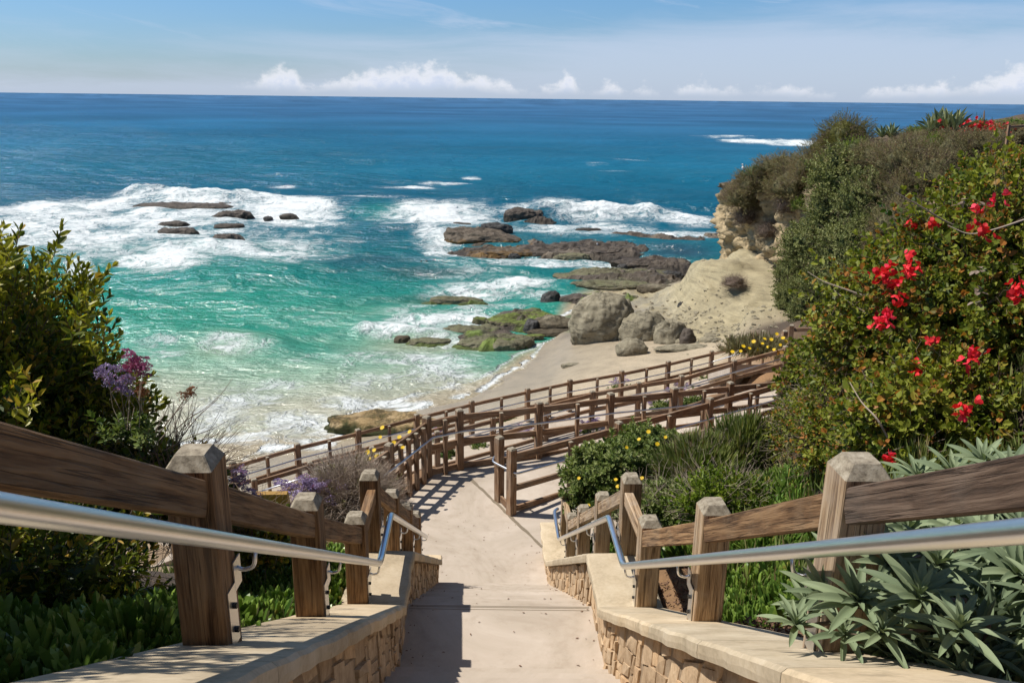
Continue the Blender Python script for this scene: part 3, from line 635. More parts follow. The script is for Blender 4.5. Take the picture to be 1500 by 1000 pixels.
# ------------------------------------------------------------------ beams, posts, tubes
RNG = np.random.default_rng(11); random.seed(5)
_beam_cache = {}
def beam_mesh(L, w, h, key, seg=1, cap=0.0, bev=.006):
    """board along local +X, centred in Y, Z; cap>0 cuts a bevelled post head at +X with its own material slot"""
    k = (round(L, 3), w, h, key, cap)
    if k in _beam_cache: return _beam_cache[k]
    def ring(x, ww, hh, bb): 
        a, c = ww / 2, hh / 2
        return [(x, -a + bb, -c), (x, a - bb, -c), (x, a, -c + bb), (x, a, c - bb), (x, a - bb, c), (x, -a + bb, c), (x, -a, c - bb), (x, -a, -c + bb)]
    V = []; n = 4
    xs = [0] + [L * i / n for i in range(1, n)] + [L - cap]
    rings = [ring(0, w, h, bev)]
    for x in xs[1:]:
        j = .0012
        r = ring(x, w, h, bev); rings.append([(a + 0, b + random.uniform(-j, j), c + random.uniform(-j, j)) for a, b, c in r])
    nb = len(rings)
    if cap: rings.append(ring(L, w - cap * 1.25, h - cap * 1.25, bev))
    for r in rings: V += r
    F = []; MI = []
    for i in range(len(rings) - 1):
        for q in range(8):
            F.append((i * 8 + q, i * 8 + (q + 1) % 8, (i + 1) * 8 + (q + 1) % 8, (i + 1) * 8 + q)); MI.append(1 if (cap and i == nb - 1) else 0)
    F.append(tuple(reversed(range(8)))); MI.append(0); F.append(tuple(range((len(rings) - 1) * 8, len(rings) * 8))); MI.append(1 if cap else 0)
    me = bpy.data.meshes.new(key); me.from_pydata(V, [], F); me.update()
    me.materials.append(M[key]); me.materials.append(M['cap'])
    me.polygons.foreach_set('material_index', MI); me.polygons.foreach_set('use_smooth', [False] * len(F))
    _beam_cache[k] = me; return me
def beam(name, p0, p1, w, h, key, parent, cap=0.0, up=Vector((0, 0, 1)), roll=0):
    p0 = Vector(p0); p1 = Vector(p1); d = p1 - p0; L = d.length; x = d.normalized()
    if abs(x.dot(up)) > .98: up = Vector((0, 1, 0))
    y = up.cross(x).normalized(); z = x.cross(y)
    if roll: 
        R_ = Matrix.Rotation(roll, 3, x); y = R_ @ y; z = R_ @ z
    o = link(name, beam_mesh(round(L, 2), w, h, key, cap=cap), parent)
    o.matrix_basis = Matrix.Translation(p0) @ Matrix((x, y, z)).transposed().to_4x4() @ Matrix.Diagonal((L / round(L, 2), 1, 1, 1))
    return o
def post(parent, p, h, w, key, below=.25, cap=.028, name='post'):
    """square post with bevelled head; turned to follow 'up' so that its sides face along the fence"""
    return beam(name, Vector((p[0], p[1], p[2] - below)), Vector((p[0] + random.uniform(-.006, .006), p[1] + random.uniform(-.006, .006), p[2] + h)), w, w, key, parent, cap=cap, up=parent_dir[0])
parent_dir = [Vector((0, 1, 0))]
def post_d(parent, p, h, w, key, direction, below=.25, cap=.028, name='post'):
    p0 = Vector((p[0], p[1], p[2] - below)); p1 = Vector((p[0] + random.uniform(-.005, .005), p[1] + random.uniform(-.005, .005), p[2] + h))
    x = (p1 - p0).normalized(); dd = Vector((direction[0], direction[1], 0)).normalized()
    y = dd.cross(x).normalized(); z = x.cross(y); L = (p1 - p0).length
    o = link(name, beam_mesh(round(L, 2), w, w, key, cap=cap), parent)
    o.matrix_basis = Matrix.Translation(p0) @ Matrix((x, y, z)).transposed().to_4x4() @ Matrix.Diagonal((L / round(L, 2), 1, 1, 1))
    return o
def tube_np(pts, r, nseg=12, closed_ends=True):
    pts = [Vector(p) for p in pts]; V = []; n = len(pts); prev = None
    for i, p in enumerate(pts):
        t = (pts[min(i + 1, n - 1)] - pts[max(i - 1, 0)]).normalized()
        if prev is None: a = t.orthogonal().normalized()
        else: a = (prev - t * prev.dot(t)).normalized()
        prev = a; b = t.cross(a); rr = r[i] if isinstance(r, (list, tuple)) else r
        for k in range(nseg):
            th = 2 * math.pi * k / nseg; V.append(p + a * (math.cos(th) * rr) + b * (math.sin(th) * rr))
    F = grid_faces(n, nseg, True)
    return np.array([tuple(v) for v in V]), F
def smooth_path(pts, rad=.06, n=5):
    """round the corners of a polyline"""
    pts = [Vector(p) for p in pts]; out = [pts[0]]
    for i in range(1, len(pts) - 1):
        a, b, c = pts[i - 1], pts[i], pts[i + 1]
        p = b + (a - b).normalized() * min(rad, (a - b).length * .4); q = b + (c - b).normalized() * min(rad, (c - b).length * .4)
        for k in range(n + 1):
            t = k / n; out.append(p * (1 - t) ** 2 + b * (2 * t * (1 - t)) + q * t * t)
    out.append(pts[-1]); return out
def tube(name, pts, r, m, parent, nseg=12, rad=.06, caps=True):
    P = smooth_path(pts, rad); V, F = tube_np(P, r, nseg)
    me = bpy.data.meshes.new(name); Fl = [tuple(int(i) for i in f) for f in F]
    Fl += [tuple(reversed(range(nseg))), tuple(range(len(V) - nseg, len(V)))]
    me.from_pydata([tuple(v) for v in V], [], Fl); me.update(); me.polygons.foreach_set('use_smooth', [True] * len(Fl))
    return link(name, me, parent, [m])
def box_mesh(name, lo, hi, m, parent, bev=0.0):
    x0, y0, z0 = lo; x1, y1, z1 = hi
    V = [(x0, y0, z0), (x1, y0, z0), (x1, y1, z0), (x0, y1, z0), (x0, y0, z1), (x1, y0, z1), (x1, y1, z1), (x0, y1, z1)]
    F = [(0, 3, 2, 1), (4, 5, 6, 7), (0, 1, 5, 4), (1, 2, 6, 5), (2, 3, 7, 6), (3, 0, 4, 7)]
    me = bpy.data.meshes.new(name); me.from_pydata(V, [], F); me.update(); return link(name, me, parent, [m])

# ------------------------------------------------------------------ paving
def slab(name, pts, th=.35, m=None, kind='structure', parent=None):
    """solid polygon slab; pts = outline [(x, y, z)] counter-clockwise"""
    n = len(pts); V = [tuple(p) for p in pts] + [(p[0], p[1], p[2] - th) for p in pts]
    F = [tuple(range(n)), tuple(reversed(range(n, 2 * n)))] + [(i, i + n, (i + 1) % n + n, (i + 1) % n) for i in range(n)]
    F[2:] = [tuple(reversed(f)) for f in F[2:]]
    F[2:] = [(i, i + n, (i + 1) % n + n, (i + 1) % n) for i in range(n)]
    me = bpy.data.meshes.new(name); me.from_pydata(V, [], F); me.update()
    o = link(name, me, parent, [m or M['concrete']]); 
    if kind: tag(o, kind=kind)
    return o
# stairs: one solid run of treads, landing between two flights
stairs = empty('stairs', (0, 0, 0)); tag(stairs, kind='structure')
def xw(y, o): return mid(y) + o
def tread(y0, y1, z, name='step'):
    V = []
    for (y, o) in ((y0, -.93), (y0, .93), (y1, .93), (y1, -.93)): V.append((xw(y, o), y, z))
    V2 = [(v[0], v[1], z - .35) for v in V]
    # rounded nose on the seaward edge
    me = bpy.data.meshes.new(name)
    ns = [(V[3][0], y1 + .012, z - .014), (V[2][0], y1 + .012, z - .014), (V[3][0], y1 + .012, z - .35), (V[2][0], y1 + .012, z - .35)]
    allv = V + [V2[0], V2[1]] + ns
    F = [(0, 1, 2, 3), (3, 2, 7, 6), (6, 7, 9, 8), (1, 0, 4, 5), (4, 8, 9, 5), (0, 3, 6, 8, 4), (1, 5, 9, 7, 2)]
    me.from_pydata(allv, [], F); me.update(); o = link(name, me, stairs, [M['concrete']])
    sv = []; sf = []
    for k_, (q0, q1) in enumerate(((.018, .026), (.038, .046), (.075, .083))):
        if y1 - y0 < .6: break
        b0 = len(sv); sv += [(xw(y1, -.90), y1 - q0, z + .002), (xw(y1, .90), y1 - q0, z + .002), (xw(y1, .90), y1 - q1, z + .002), (xw(y1, -.90), y1 - q1, z + .002)]; sf.append((b0 + 3, b0 + 2, b0 + 1, b0))
    if sf: m2 = bpy.data.meshes.new('nosing_groove'); m2.from_pydata(sv, [], sf); m2.update(); link('nosing_groove', m2, o, [M['stain']])
    return o
n1 = 18; r1 = 3.2 / 18; t1 = 5.15 / 18
tread(-2.5, 1.2, 12.3, 'landing')
for i in range(1, n1): tread(1.2 + t1 * (i - 1) - .02, 1.2 + t1 * i, 12.3 - r1 * i)
tread(1.2 + t1 * (n1 - 1) - .02, 7.25, 9.1, 'landing')
n2 = 17; r2 = 3.0 / 17; t2 = 4.8 / 16
for i in range(1, n2): tread(7.25 + t2 * (i - 1) - .02, 7.25 + t2 * i, 9.1 - r2 * i)
# lower landing, widening into the ramp head
def f1y(x): return float(np.interp(x, [f.x for f in F1], [f.y for f in F1]))
def f3y(x): return float(np.interp(x, [f.x for f in F3], [f.y for f in F3]))
land = [(xw(12.02, -1.35), 12.02, Z2), (xw(12.02, 1.45), 12.02, Z2), (1.5, 13.2, Z2), (2.2, 13.7, Z2), (3.0, f3y(3.0) - 1.0, Z2 - .0), (3.0, f1y(3.0) + .16, Z2), (F1[2].x, F1[2].y + .16, Z2), (F1[1].x, F1[1].y + .16, Z2), (F1[0].x - .12, F1[0].y + .14, Z2), (F1L[0].x - .16, F1L[0].y, Z2), (-2.55, 13.6, Z2), (-1.95, 12.4, Z2)]
slab('lower_landing', land)
def strip(name, left, right, th=.3):
    n = len(left); V = [tuple(p) for p in left] + [tuple(p) for p in right]
    V += [(p[0], p[1], p[2] - th) for p in left] + [(p[0], p[1], p[2] - th) for p in right]
    F = []
    for i in range(n - 1):
        F += [(i, n + i, n + i + 1, i + 1), (2 * n + i, 2 * n + i + 1, 3 * n + i + 1, 3 * n + i), (i, i + 1, 2 * n + i + 1, 2 * n + i), (n + i, 3 * n + i, 3 * n + i + 1, n + i + 1)]
    F += [(0, 2 * n, 3 * n, n), (n - 1, 2 * n - 1, 4 * n - 1, 3 * n - 1)]
    me = bpy.data.meshes.new(name); me.from_pydata(V, [], F); me.update()
    o = link(name, me, None, [M['concrete']]); return tag(o, kind='structure')
xs_ = [2.96, 4.0, 5.2, 6.5, 8.0, 9.6]
strip('upper_ramp', [(x, f1y(x) + .16 if x < F1[-1].x else F1[-1].y + .5, zR1(x) + .012) for x in xs_], [(x, f3y(x) - .25 - (.75 if x < 3.2 else 0), zR1(x) + .012) for x in xs_])
def offs(line, d):
    out = []
    for i, p in enumerate(line):
        a = line[max(i - 1, 0)]; b = line[min(i + 1, len(line) - 1)]; t = Vector((b.x - a.x, b.y - a.y, 0)).normalized(); nrm = Vector((-t.y, t.x, 0))
        out.append(Vector((p.x, p.y, p.z)) + nrm * d)
    return out
strip('middle_ramp', offs(F2, .15), offs(F2, -1.75))
F0e = [F0[0] + (F0[0] - F0[1]) * 2] + F0
strip('beach_path', offs(F0e, .18), offs(F0e, -1.7))
# drain joint with damp stain across the lower landing
a = at(690, 702, Z2); b_ = at(800, 806, Z2); t = (b_ - a).normalized(); nn = Vector((-t.y, t.x, 0)) * .035
N = 26; jv = []
for i in range(N + 1):
    p = a.lerp(b_, i / N); w_ = .6 + .7 * random.random()
    jv += [tuple(p + nn * w_ + Vector((0, 0, .004))), tuple(p - nn * (.6 + .7 * random.random()) + Vector((0, 0, .004)))]
me = bpy.data.meshes.new('drain_joint'); me.from_pydata(jv, [], [(2 * i, 2 * i + 1, 2 * i + 3, 2 * i + 2) for i in range(N)])
tag(link('drain_joint', me, None, [M['stain']]), kind='structure')

# ------------------------------------------------------------------ low stone walls beside the stairs
def wall(side, y_end, label):
    root = empty('stone_wall', (mid(6) + side * 1.1, 6, 9.1)); tag(root, label, 'wall', 'low stone walls beside the stairs')
    def L(p): return tuple(p)
    # core
    ys = [-2.5, 1.2, 6.35, 7.25, 12.05, y_end] if y_end > 12.1 else [-2.5, 1.2, 6.35, 7.25, 12.05]
    V = []
    for y in ys:
        c = nosf(y) + .5
        for o in (.935, 1.40):
            for z in (c, nosf(y) - 1.6): V.append(L((mid(y) + side * o, y, z)))
    F = []
    for i in range(len(ys) - 1):
        k = i * 4; F += [(k, k + 4, k + 6, k + 2), (k, k + 1, k + 5, k + 4), (k + 2, k + 6, k + 7, k + 3), (k + 1, k + 3, k + 7, k + 5)]
    F += [(0, 2, 3, 1), (len(V) - 4, len(V) - 3, len(V) - 1, len(V) - 2)]
    me = bpy.data.meshes.new('wall_core'); me.from_pydata(V, [], F); me.update(); link('wall_core', me, root, [M['mortar']])
    # coping stones
    cuts = [-2.5, -1.4, -.2, 1.2, 2.35, 3.3, 4.35, 5.35, 6.35, 7.25, 8.4, 9.6, 10.8, 12.05] + ([y_end] if y_end > 12.1 else [])
    for y0, y1 in zip(cuts[:-1], cuts[1:]):
        y0 += .002; y1 -= .002; n = 12; rows = []
        for i in range(n + 1):
            y = y0 + (y1 - y0) * i / n; c = nosf(y) + .6
            e = .024 * (fbm(np.array([[y * 6, side * 3., 1.]]), 3)[0] - .5) * 2; e2 = .012 * (fbm(np.array([[y * 9, side * 5., 4.]]), 3)[0] - .5) * 2
            xi = mid(y) + side * (.845 + e); xo = mid(y) + side * (1.43 + e2); inn = side
            prof = [(xi + inn * .004, c - .10), (xi, c - .065 + e2), (xi + inn * (.001 + e2 * .4), c - .022), (xi + inn * (.018), c - .003), (xi + inn * .06, c), (mid(y) + side * 1.14, c + .004 + e2 * .3), (xo - inn * .02, c), (xo, c - .02), (xo, c - .10)]
            rows.append([L((x, y, z)) for x, z in prof])
        V = [p for r in rows for p in r]; k = len(rows[0])
        F = [tuple(f) for f in grid_faces(n + 1, k, True)] + [tuple(range(k)), tuple(reversed(range(n * k, n * k + k)))]
        me = bpy.data.meshes.new('coping_stone'); me.from_pydata(V, [], [tuple(int(q) for q in f) for f in F]); me.update()
        link('coping_stone', me, root, [M['coping']])
    # facing stones: tall leaning ledger pieces set in columns
    y = 2.45; cnt = 0
    while y < y_end - .03 and cnt < 296:
        w = random.choice((.12, .18, .24, .32)) * random.uniform(.85, 1.2); z = -.34
        while z < .485 and cnt < 296:
            h = random.uniform(.09, .24)
            if z + h > .44: h = .492 - z
            g_ = .0022; base = .006 + random.random() ** 2 * .022; lean = -.22 + random.uniform(-.1, .1)
            V = []
            def P(yy, zz, o):
                yr = yy + lean * (zz + .3) + .12; yr = min(yr, y_end - .002)
                return L((mid(yr) + side * (.935 - o), yr, nosf(yr) + zz))
            j = lambda a: random.uniform(-a, a)
            c4 = [(y + g_ + j(.035), z + g_ + j(.02)), (y + w - g_ + j(.035), z + g_ + j(.02)), (y + w - g_ + j(.035), min(z + h - g_ + j(.02), .492)), (y + g_ + j(.035), min(z + h - g_ + j(.02), .492))]
            V = [P(a, b, -.02) for a, b in c4]
            cy, cz = y + w / 2, z + h / 2
            V += [P(cy + (a - cy) * .86, cz + (b - cz) * .92, base + j(.006)) for a, b in c4]
            V += [P(cy + j(.02), cz + j(.08), base + random.uniform(0, .014))]
            F = [(0, 1, 5, 4), (1, 2, 6, 5), (2, 3, 7, 6), (3, 0, 4, 7), (4, 5, 8), (5, 6, 8), (6, 7, 8), (7, 4, 8)]
            if side > 0: F = [tuple(reversed(f)) for f in F]
            me = bpy.data.meshes.new('stone'); me.from_pydata(V, [], F); me.update(); link('stone', me, root, [M['flag']])
            cnt += 1; z += h
        y += w
    return root
wall(-1, 12.2, 'low stone wall along the left side of the stairs, its facing in shade')
wall(1, 13.35, 'low stone wall along the right side of the stairs, its facing in full sun')

# ------------------------------------------------------------------ stair railings
def hz(y):      # handrail height
    return nosf(min(y, 12.05 + .0) - .18) + .9 if y < 12.2 else nosf(12.02) + .86
def stair_rail(side, ys_posts, keyf, label):
    root = empty('stair_railing', (mid(6.4) + side * 1.27, 6.4, 9.7)); tag(root, label, 'railing', 'timber railings beside the stairs')
    PX = lambda y: mid(y) + side * 1.27
    tops = []
    for y in ys_posts:
        c = nosf(y) + .6; k = keyf(y)
        o = post_d(root, (PX(y), y, c), .86, .18, k, AX, below=.25, cap=.055)
        tops.append((y, c + .86))
        # steel strap with bolts on the stair side of the foot
        if y > .9:
            xi = PX(y) - side * .0925
            st = link('post_strap', bpy.data.meshes.new('post_strap'), root)
            w_, hgt = .045, .26
            V = [(xi, y - w_, c + .0), (xi, y + w_, c + .0), (xi, y + w_, c + hgt), (xi, y - w_, c + hgt)]
            V += [(v[0] - side * .006, v[1], v[2]) for v in V]
            st.data.from_pydata(V, [], [(0, 1, 2, 3), (4, 7, 6, 5), (0, 4, 5, 1), (1, 5, 6, 2), (2, 6, 7, 3), (3, 7, 4, 0)]); st.data.materials.append(M['steel'])
            for q in (.07, .18):
                Vb, Fb = tube_np([(xi - side * .004, y, c + q), (xi - side * .022, y, c + q)], .013, 6)
                me = bpy.data.meshes.new('bolt'); me.from_pydata([tuple(v) for v in Vb], [], [tuple(int(i) for i in f) for f in Fb] + [tuple(range(6, 12)), tuple(reversed(range(6)))]); me.update(); b2 = link('bolt', me, st, [M['bolt']])
    for (y0, z0), (y1, z1) in zip(tops[:-1], tops[1:]):
        xo = -side * .0325
        s = (z1 - z0) / (y1 - y0)
        k = keyf((y0 + y1) / 2, True)
        a = Vector((PX(y0) + xo, y0 + .0905, z0 - .215 + s * .0905)); b = Vector((PX(y1) + xo, y1 - .0905, z1 - .215 - s * .0905))
        beam('rail_plank', a, b, .085, .135, k, root)
    # handrail with curved brackets
    yl = 12.0 if side < 0 else 13.45
    pts = [(y, hz(y)) for y in (6.53, 7.43, 12.0)]; pts = [(-1.5, 13.88), (.42, 13.88), (1.45, 13.222)] + pts + ([(12.25, nosf(12.1) + .87), (13.25, nosf(12.1) + .87)] if side > 0 else [])
    P = [Vector((mid(y) + side * 1.09, y, z)) for y, z in pts]
    if side > 0: P += [Vector((mid(13.3) + side * 1.16, 13.36, nosf(12.1) + .86))]
    else: P[-1] = Vector((mid(11.9) + side * 1.09, 11.9, hz(11.9)))
    tube('handrail', P, .031, M['steel'], root, 14, .10)
    for y in ys_posts:
        if y < .5: continue
        zz = float(np.interp(y + .08, [q[0] for q in pts], [q[1] for q in pts])); xr = mid(y) + side * 1.09; xp = PX(y) - side * .093
        br = tube('handrail_bracket', [(xp, y + .08 - .0, zz - .10), (xp - side * .03, y + .08, zz - .115), (xr + side * .012, y + .08, zz - .10), (xr, y + .08, zz - .028)], .009, M['steel'], root, 8, .035)
        me = bpy.data.meshes.new('bracket_plate'); V = [(xp, y + .04, zz - .19), (xp, y + .12, zz - .19), (xp, y + .12, zz - .06), (xp, y + .04, zz - .06)]; V += [(v[0] - side * .006, v[1], v[2]) for v in V]
        me.from_pydata(V, [], [(0, 1, 2, 3), (4, 7, 6, 5), (0, 4, 5, 1), (1, 5, 6, 2), (2, 6, 7, 3), (3, 7, 4, 0)]); me.update(); link('bracket_plate', me, br, [M['steel']])
    # children were placed in world space: keep them there under the moved root
    return root
PY = [-.6, 1.15, 2.9, 4.65, 6.4, 7.3, 8.95, 10.6, 12.0]
stair_rail(-1, PY, lambda y, r=False: 'wood_warm', 'timber railing with thick posts and steel handrail left of the stairs')
stair_rail(1, PY + [12.95], lambda y, r=False: ('wood_dark' if (r and y < 2.9) else 'wood_warm' if (r and y < 6.4) else 'wood_grey'), 'timber railing with weathered grey posts and steel handrail right of the stairs')

# ------------------------------------------------------------------ fences of the ramps
def fence(feet, label, hp=1.42, wp=.15, rails=((.90, .14), (.50, .14), (.10, .14)), thin=True, key='wood_red', steel_side=None, steel_h=.92, dense=(), extra=None, wr=.06, cap=.03, ends=True):
    o0 = feet[0]; root = empty('ramp_fence', tuple(o0)); tag(root, label, 'fence', 'timber fences along the ramps')
    n = len(feet)
    for i, p in enumerate(feet):
        a = feet[max(i - 1, 0)]; b = feet[min(i + 1, n - 1)]
        post_d(root, p, hp, wp, key, (b.x - a.x, b.y - a.y), below=.3, cap=cap)
    for i in range(n - 1):
        a, b = feet[i], feet[i + 1]; d = (b - a); dn = Vector((d.x, d.y, 0)).normalized(); s = d.z / Vector((d.x, d.y, 0)).length
        cut = wp / 2 + .001
        for (fh, hh) in rails:
            z = hp * fh - hh / 2 + .02
            A = Vector((a.x, a.y, a.z + z)) + dn * cut + Vector((0, 0, s * cut)); B = Vector((b.x, b.y, b.z + z)) - dn * cut - Vector((0, 0, s * cut))
            beam('rail', A, B, wr, hh, key, root)
        k = 1
        if i in dense: k = dense[i]
        if thin:
            for q in range(1, k + 1):
                m_ = a.lerp(b, q / (k + 1)); off = Vector((-dn.y, dn.x, 0)) * -(wr / 2 + .047)
                post_d(root, Vector((m_.x, m_.y, m_.z)) + off, hp * rails[0][0] + .0, .085, key, (dn.x, dn.y), below=.2, cap=.004, name='baluster')
    if steel_side is not None:
        P = []
        for i, p in enumerate(feet):
            a = feet[max(i - 1, 0)]; b = feet[min(i + 1, n - 1)]; dn = Vector((b.x - a.x, b.y - a.y, 0)).normalized()
            P.append(Vector((p.x, p.y, p.z + steel_h)) + Vector((-dn.y, dn.x, 0)) * steel_side * (wp / 2 + .07))
        if extra: P = extra + P
        hr = tube('handrail', P, .023, M['steel'], root, 8, .08)
        for i, p in enumerate(feet):
            q = P[i + (len(extra) if extra else 0)]
            d = (Vector((p.x, p.y, q.z - .06)) - q); d.z = 0; dn = d.normalized()
            tube('handrail_bracket', [q + Vector((0, 0, -.022)), q + Vector((0, 0, -.07)), q + dn * (d.length - wp / 2) + Vector((0, 0, -.07))], .008, M['steel'], root, 6, .02)
    return root
# (a) back fence: near-left stretch with close balusters, then along the far side of the upper ramp
start = Vector((F1L[0].x - .62, F1L[0].y - 1.45, Z2)); 
fence([start, F1L[0]] + F1, 'dark timber fence with steel handrail behind the lower landing, turning right along the upper ramp', dense={0: 4, 1: 4}, steel_side=-1, steel_h=.95)
# (b) front fence of the upper ramp with a pair of end posts
d3 = (F3[1] - F3[0]).normalized()
e1 = F3[0] + Vector((-.20, .22, 0)); 
ex = [Vector((F3b.x - .10, F3b.y + .12, Z2 + .93)), Vector((F3b.x - .14, F3b.y - .12, Z2 + .93)), Vector((F3[0].x - .02, F3[0].y - .16, Z2 + .93))]
rt = fence(F3, 'timber fence with two end posts and steel handrail in front of the upper ramp', rails=((.90, .15), (.42, .12), (.10, .12)), steel_side=-1, steel_h=.93, extra=ex[:2])
post_d(rt, F3b, HP, .15, 'wood_red', d3, below=.3, cap=.03)
dd = (F3b - F3[0]).normalized()
beam('rail', F3[0] + dd * .076 + Vector((0, 0, .10)), F3b - dd * .076 + Vector((0, 0, .10)), .05, .14, 'wood_red', rt)
# (c) middle ramp
fence(F2, 'timber fence with steel handrail on the sea side of the sloping middle ramp', hp=1.17, wp=.14, rails=((.92, .12), (.52, .11), (.12, .11)), steel_side=-1, steel_h=.84, thin=False)
# (d) beach path
fence(F0e, 'long timber fence with steel handrail beside the sand, lowest of the fences', hp=1.22, wp=.15, rails=((.90, .11), (.45, .11)), steel_side=-1, steel_h=.80, cap=.03)
# inner kerb fence of the middle ramp, short posts
inner = offs(F2, -1.8); inner = [p for p in inner[2:9]]
def lowfence(feet, label):
    root = empty('ramp_fence', tuple(feet[0])); tag(root, label, 'fence', 'timber fences along the ramps')
    for i, p in enumerate(feet):
        a = feet[max(i - 1, 0)]; b = feet[min(i + 1, len(feet) - 1)]; post_d(root, p, .62, .13, 'wood_red', (b.x - a.x, b.y - a.y), cap=.03)
    for a, b in zip(feet[:-1], feet[1:]):
        dn = (b - a).normalized()
        beam('rail', a + dn * .07 + Vector((0, 0, .40)), b - dn * .07 + Vector((0, 0, .40)), .05, .11, 'wood_red', root)
        beam('rail', a + dn * .07 + Vector((0, 0, .12)), b - dn * .07 + Vector((0, 0, .12)), .05, .11, 'wood_red', root)
lowfence(inner, 'short timber fence on the bank side of the middle ramp')
# rail running right from the tall corner post
cn = F0[-1]; q1 = Vector((cn.x + 2.6, cn.y - 1.0, cn.z + .35)); q2 = Vector((cn.x + 5.0, cn.y - 1.6, cn.z + .7))
fence([cn + Vector((.17, -.1, 0)), q1, q2], 'short timber fence climbing right from the tall corner post under the dark shrub', hp=1.45, wp=.15, rails=((.90, .12), (.5, .11)))
# ------------------------------------------------------------------ sign seen from behind
sg = empty('sign_panel', (-2.62, 8.3, 8.75)); tag(sg, 'small tan panel on a post tilted among purple flowers behind the left railing', 'sign')
c0 = Vector((-2.55, 8.3, 0)); zt = at(398, 730, 0) 
pc = atY(398, 732, 8.6)
me = bpy.data.meshes.new('panel'); w_, h_ = .17, .10
V = []
for (a, b) in ((-w_, -h_), (w_, -h_ * 1.4), (w_, h_ * .6), (-w_, h_)):
    V.append((pc.x + a, pc.y + .0 + a * .25 - b * .3, pc.z + b))
V += [(v[0] + .005, v[1] + .05, v[2] + .02) for v in V]
me.from_pydata(V, [], [(0, 1, 2, 3), (7, 6, 5, 4), (0, 4, 5, 1), (1, 5, 6, 2), (2, 6, 7, 3), (3, 7, 4, 0)]); me.update()
o = link('panel', me, sg, [M['sign']])
o2 = box_mesh('bracket', (pc.x - w_ - .06, pc.y + .02, pc.z - .08), (pc.x - w_ + .0, pc.y + .06, pc.z + .09), M['sign_dark'], sg)
o3 = box_mesh('post', (pc.x - .03, pc.y + .07, float(terr(pc.x, pc.y)) - .1), (pc.x + .03, pc.y + .12, pc.z + .03), M['sign_dark'], sg)
# ------------------------------------------------------------------ rocks
def rockmat(name, cols, top=None, band=None, s1=1.6, s2=12, bd=.05, rough=.9):
    m, g, b = mat(name)
    gm = g.node('ShaderNodeNewGeometry'); p = gm.outputs['Position']; nz = g.sep(gm.outputs['Normal'])[2]; pz = g.sep(p)[2]
    n = g.noise(p, s1, 7, .64, .4); n2 = g.noise(p, s2, 6, .68); n3 = g.noise(p, s2 * 4, 3, .7)
    lay = g.noise(g.vmath('MULTIPLY', p, (.3, .3, 5)), 1.5, 4, .6)
    k = g.math('ADD', g.math('MULTIPLY', n, .45), g.math('ADD', g.math('MULTIPLY', n2, .35), g.math('MULTIPLY', lay, .2)))
    c = g.ramp(k, [(.34, cols[0]), (.5, cols[1]), (.64, cols[2])])
    if top: c = g.mix(g.math('MULTIPLY', g.smooth(g.math('ADD', nz, g.math('MULTIPLY', g.math('SUBTRACT', n, .5), 1.6)), top[1], top[1] + .3), top[2]), c, g.mix(n2, tuple(x * .6 for x in top[0]), tuple(x * 1.35 for x in top[0])))
    if band: c = g.mix(g.math('MULTIPLY', g.smooth(g.math('ADD', pz, g.math('MULTIPLY', g.math('SUBTRACT', n, .5), band[3])), band[1], band[2]), 1.0), g.mix(n2, tuple(x * .6 for x in band[0]), band[0]), c)
    ck = g.noise(g.vmath('ADD', g.vmath('MULTIPLY', p, (.6, .6, 1.3)), g.comb(n2, n, 0)), s1 * .7, 3, .6); pit = g.math('MAXIMUM', g.smooth(n3, .40, .30), g.smooth(g.math('ABSOLUTE', g.math('SUBTRACT', ck, .5)), .016, .004))
    c = g.mix(g.math('MULTIPLY', pit, .5), c, tuple(x * .5 for x in cols[0]))
    g.set(b.inputs['Base Color'], c); b.inputs['Roughness'].default_value = rough
    bump(g, b, g.math('SUBTRACT', g.math('ADD', k, g.math('MULTIPLY', n3, .25)), g.math('MULTIPLY', pit, .5)), 1.0, bd); return m
M['r_boulder'] = rockmat('sandstone_boulder', [(.145, .125, .082), (.265, .23, .155), (.35, .31, .225)], None, ((.11, .085, .05), .3, .9, .8))
M['r_reef'] = rockmat('wet_reef_rock', [(.032, .025, .019), (.082, .062, .046), (.14, .108, .078)], None, ((.05, .036, .02), .05, .35, .5), rough=.7)
M['r_dark'] = rockmat('black_rock', [(.018, .016, .015), (.045, .042, .038), (.085, .078, .07)], rough=.65)
M['r_weed'] = rockmat('seaweed_rock', [(.05, .035, .02), (.12, .09, .06), (.20, .16, .11)], None, ((.17, .09, .015), .15, .4, 1.0), rough=.7)
M['r_moss'] = rockmat('mossy_rock', [(.08, .07, .04), (.16, .13, .08), (.24, .20, .13)], ((.13, .17, .025), .5, .9), None)
M['r_mosspale'] = rockmat('thin_moss_rock', [(.08, .075, .045), (.17, .15, .09), (.28, .25, .18)], ((.11, .12, .045), .75, .6), None)
M['r_shore'] = rockmat('golden_mossy_rock', [(.16, .105, .035), (.33, .225, .10), (.44, .33, .19)], None, ((.055, .06, .012), .35, .8, 1.6))
M['cliffrock'] = rockmat('cliff_sandstone', [(.20, .14, .075), (.36, .275, .16), (.47, .385, .25)], ((.44, .36, .23), .45, .6), None, .8, 5, .12)

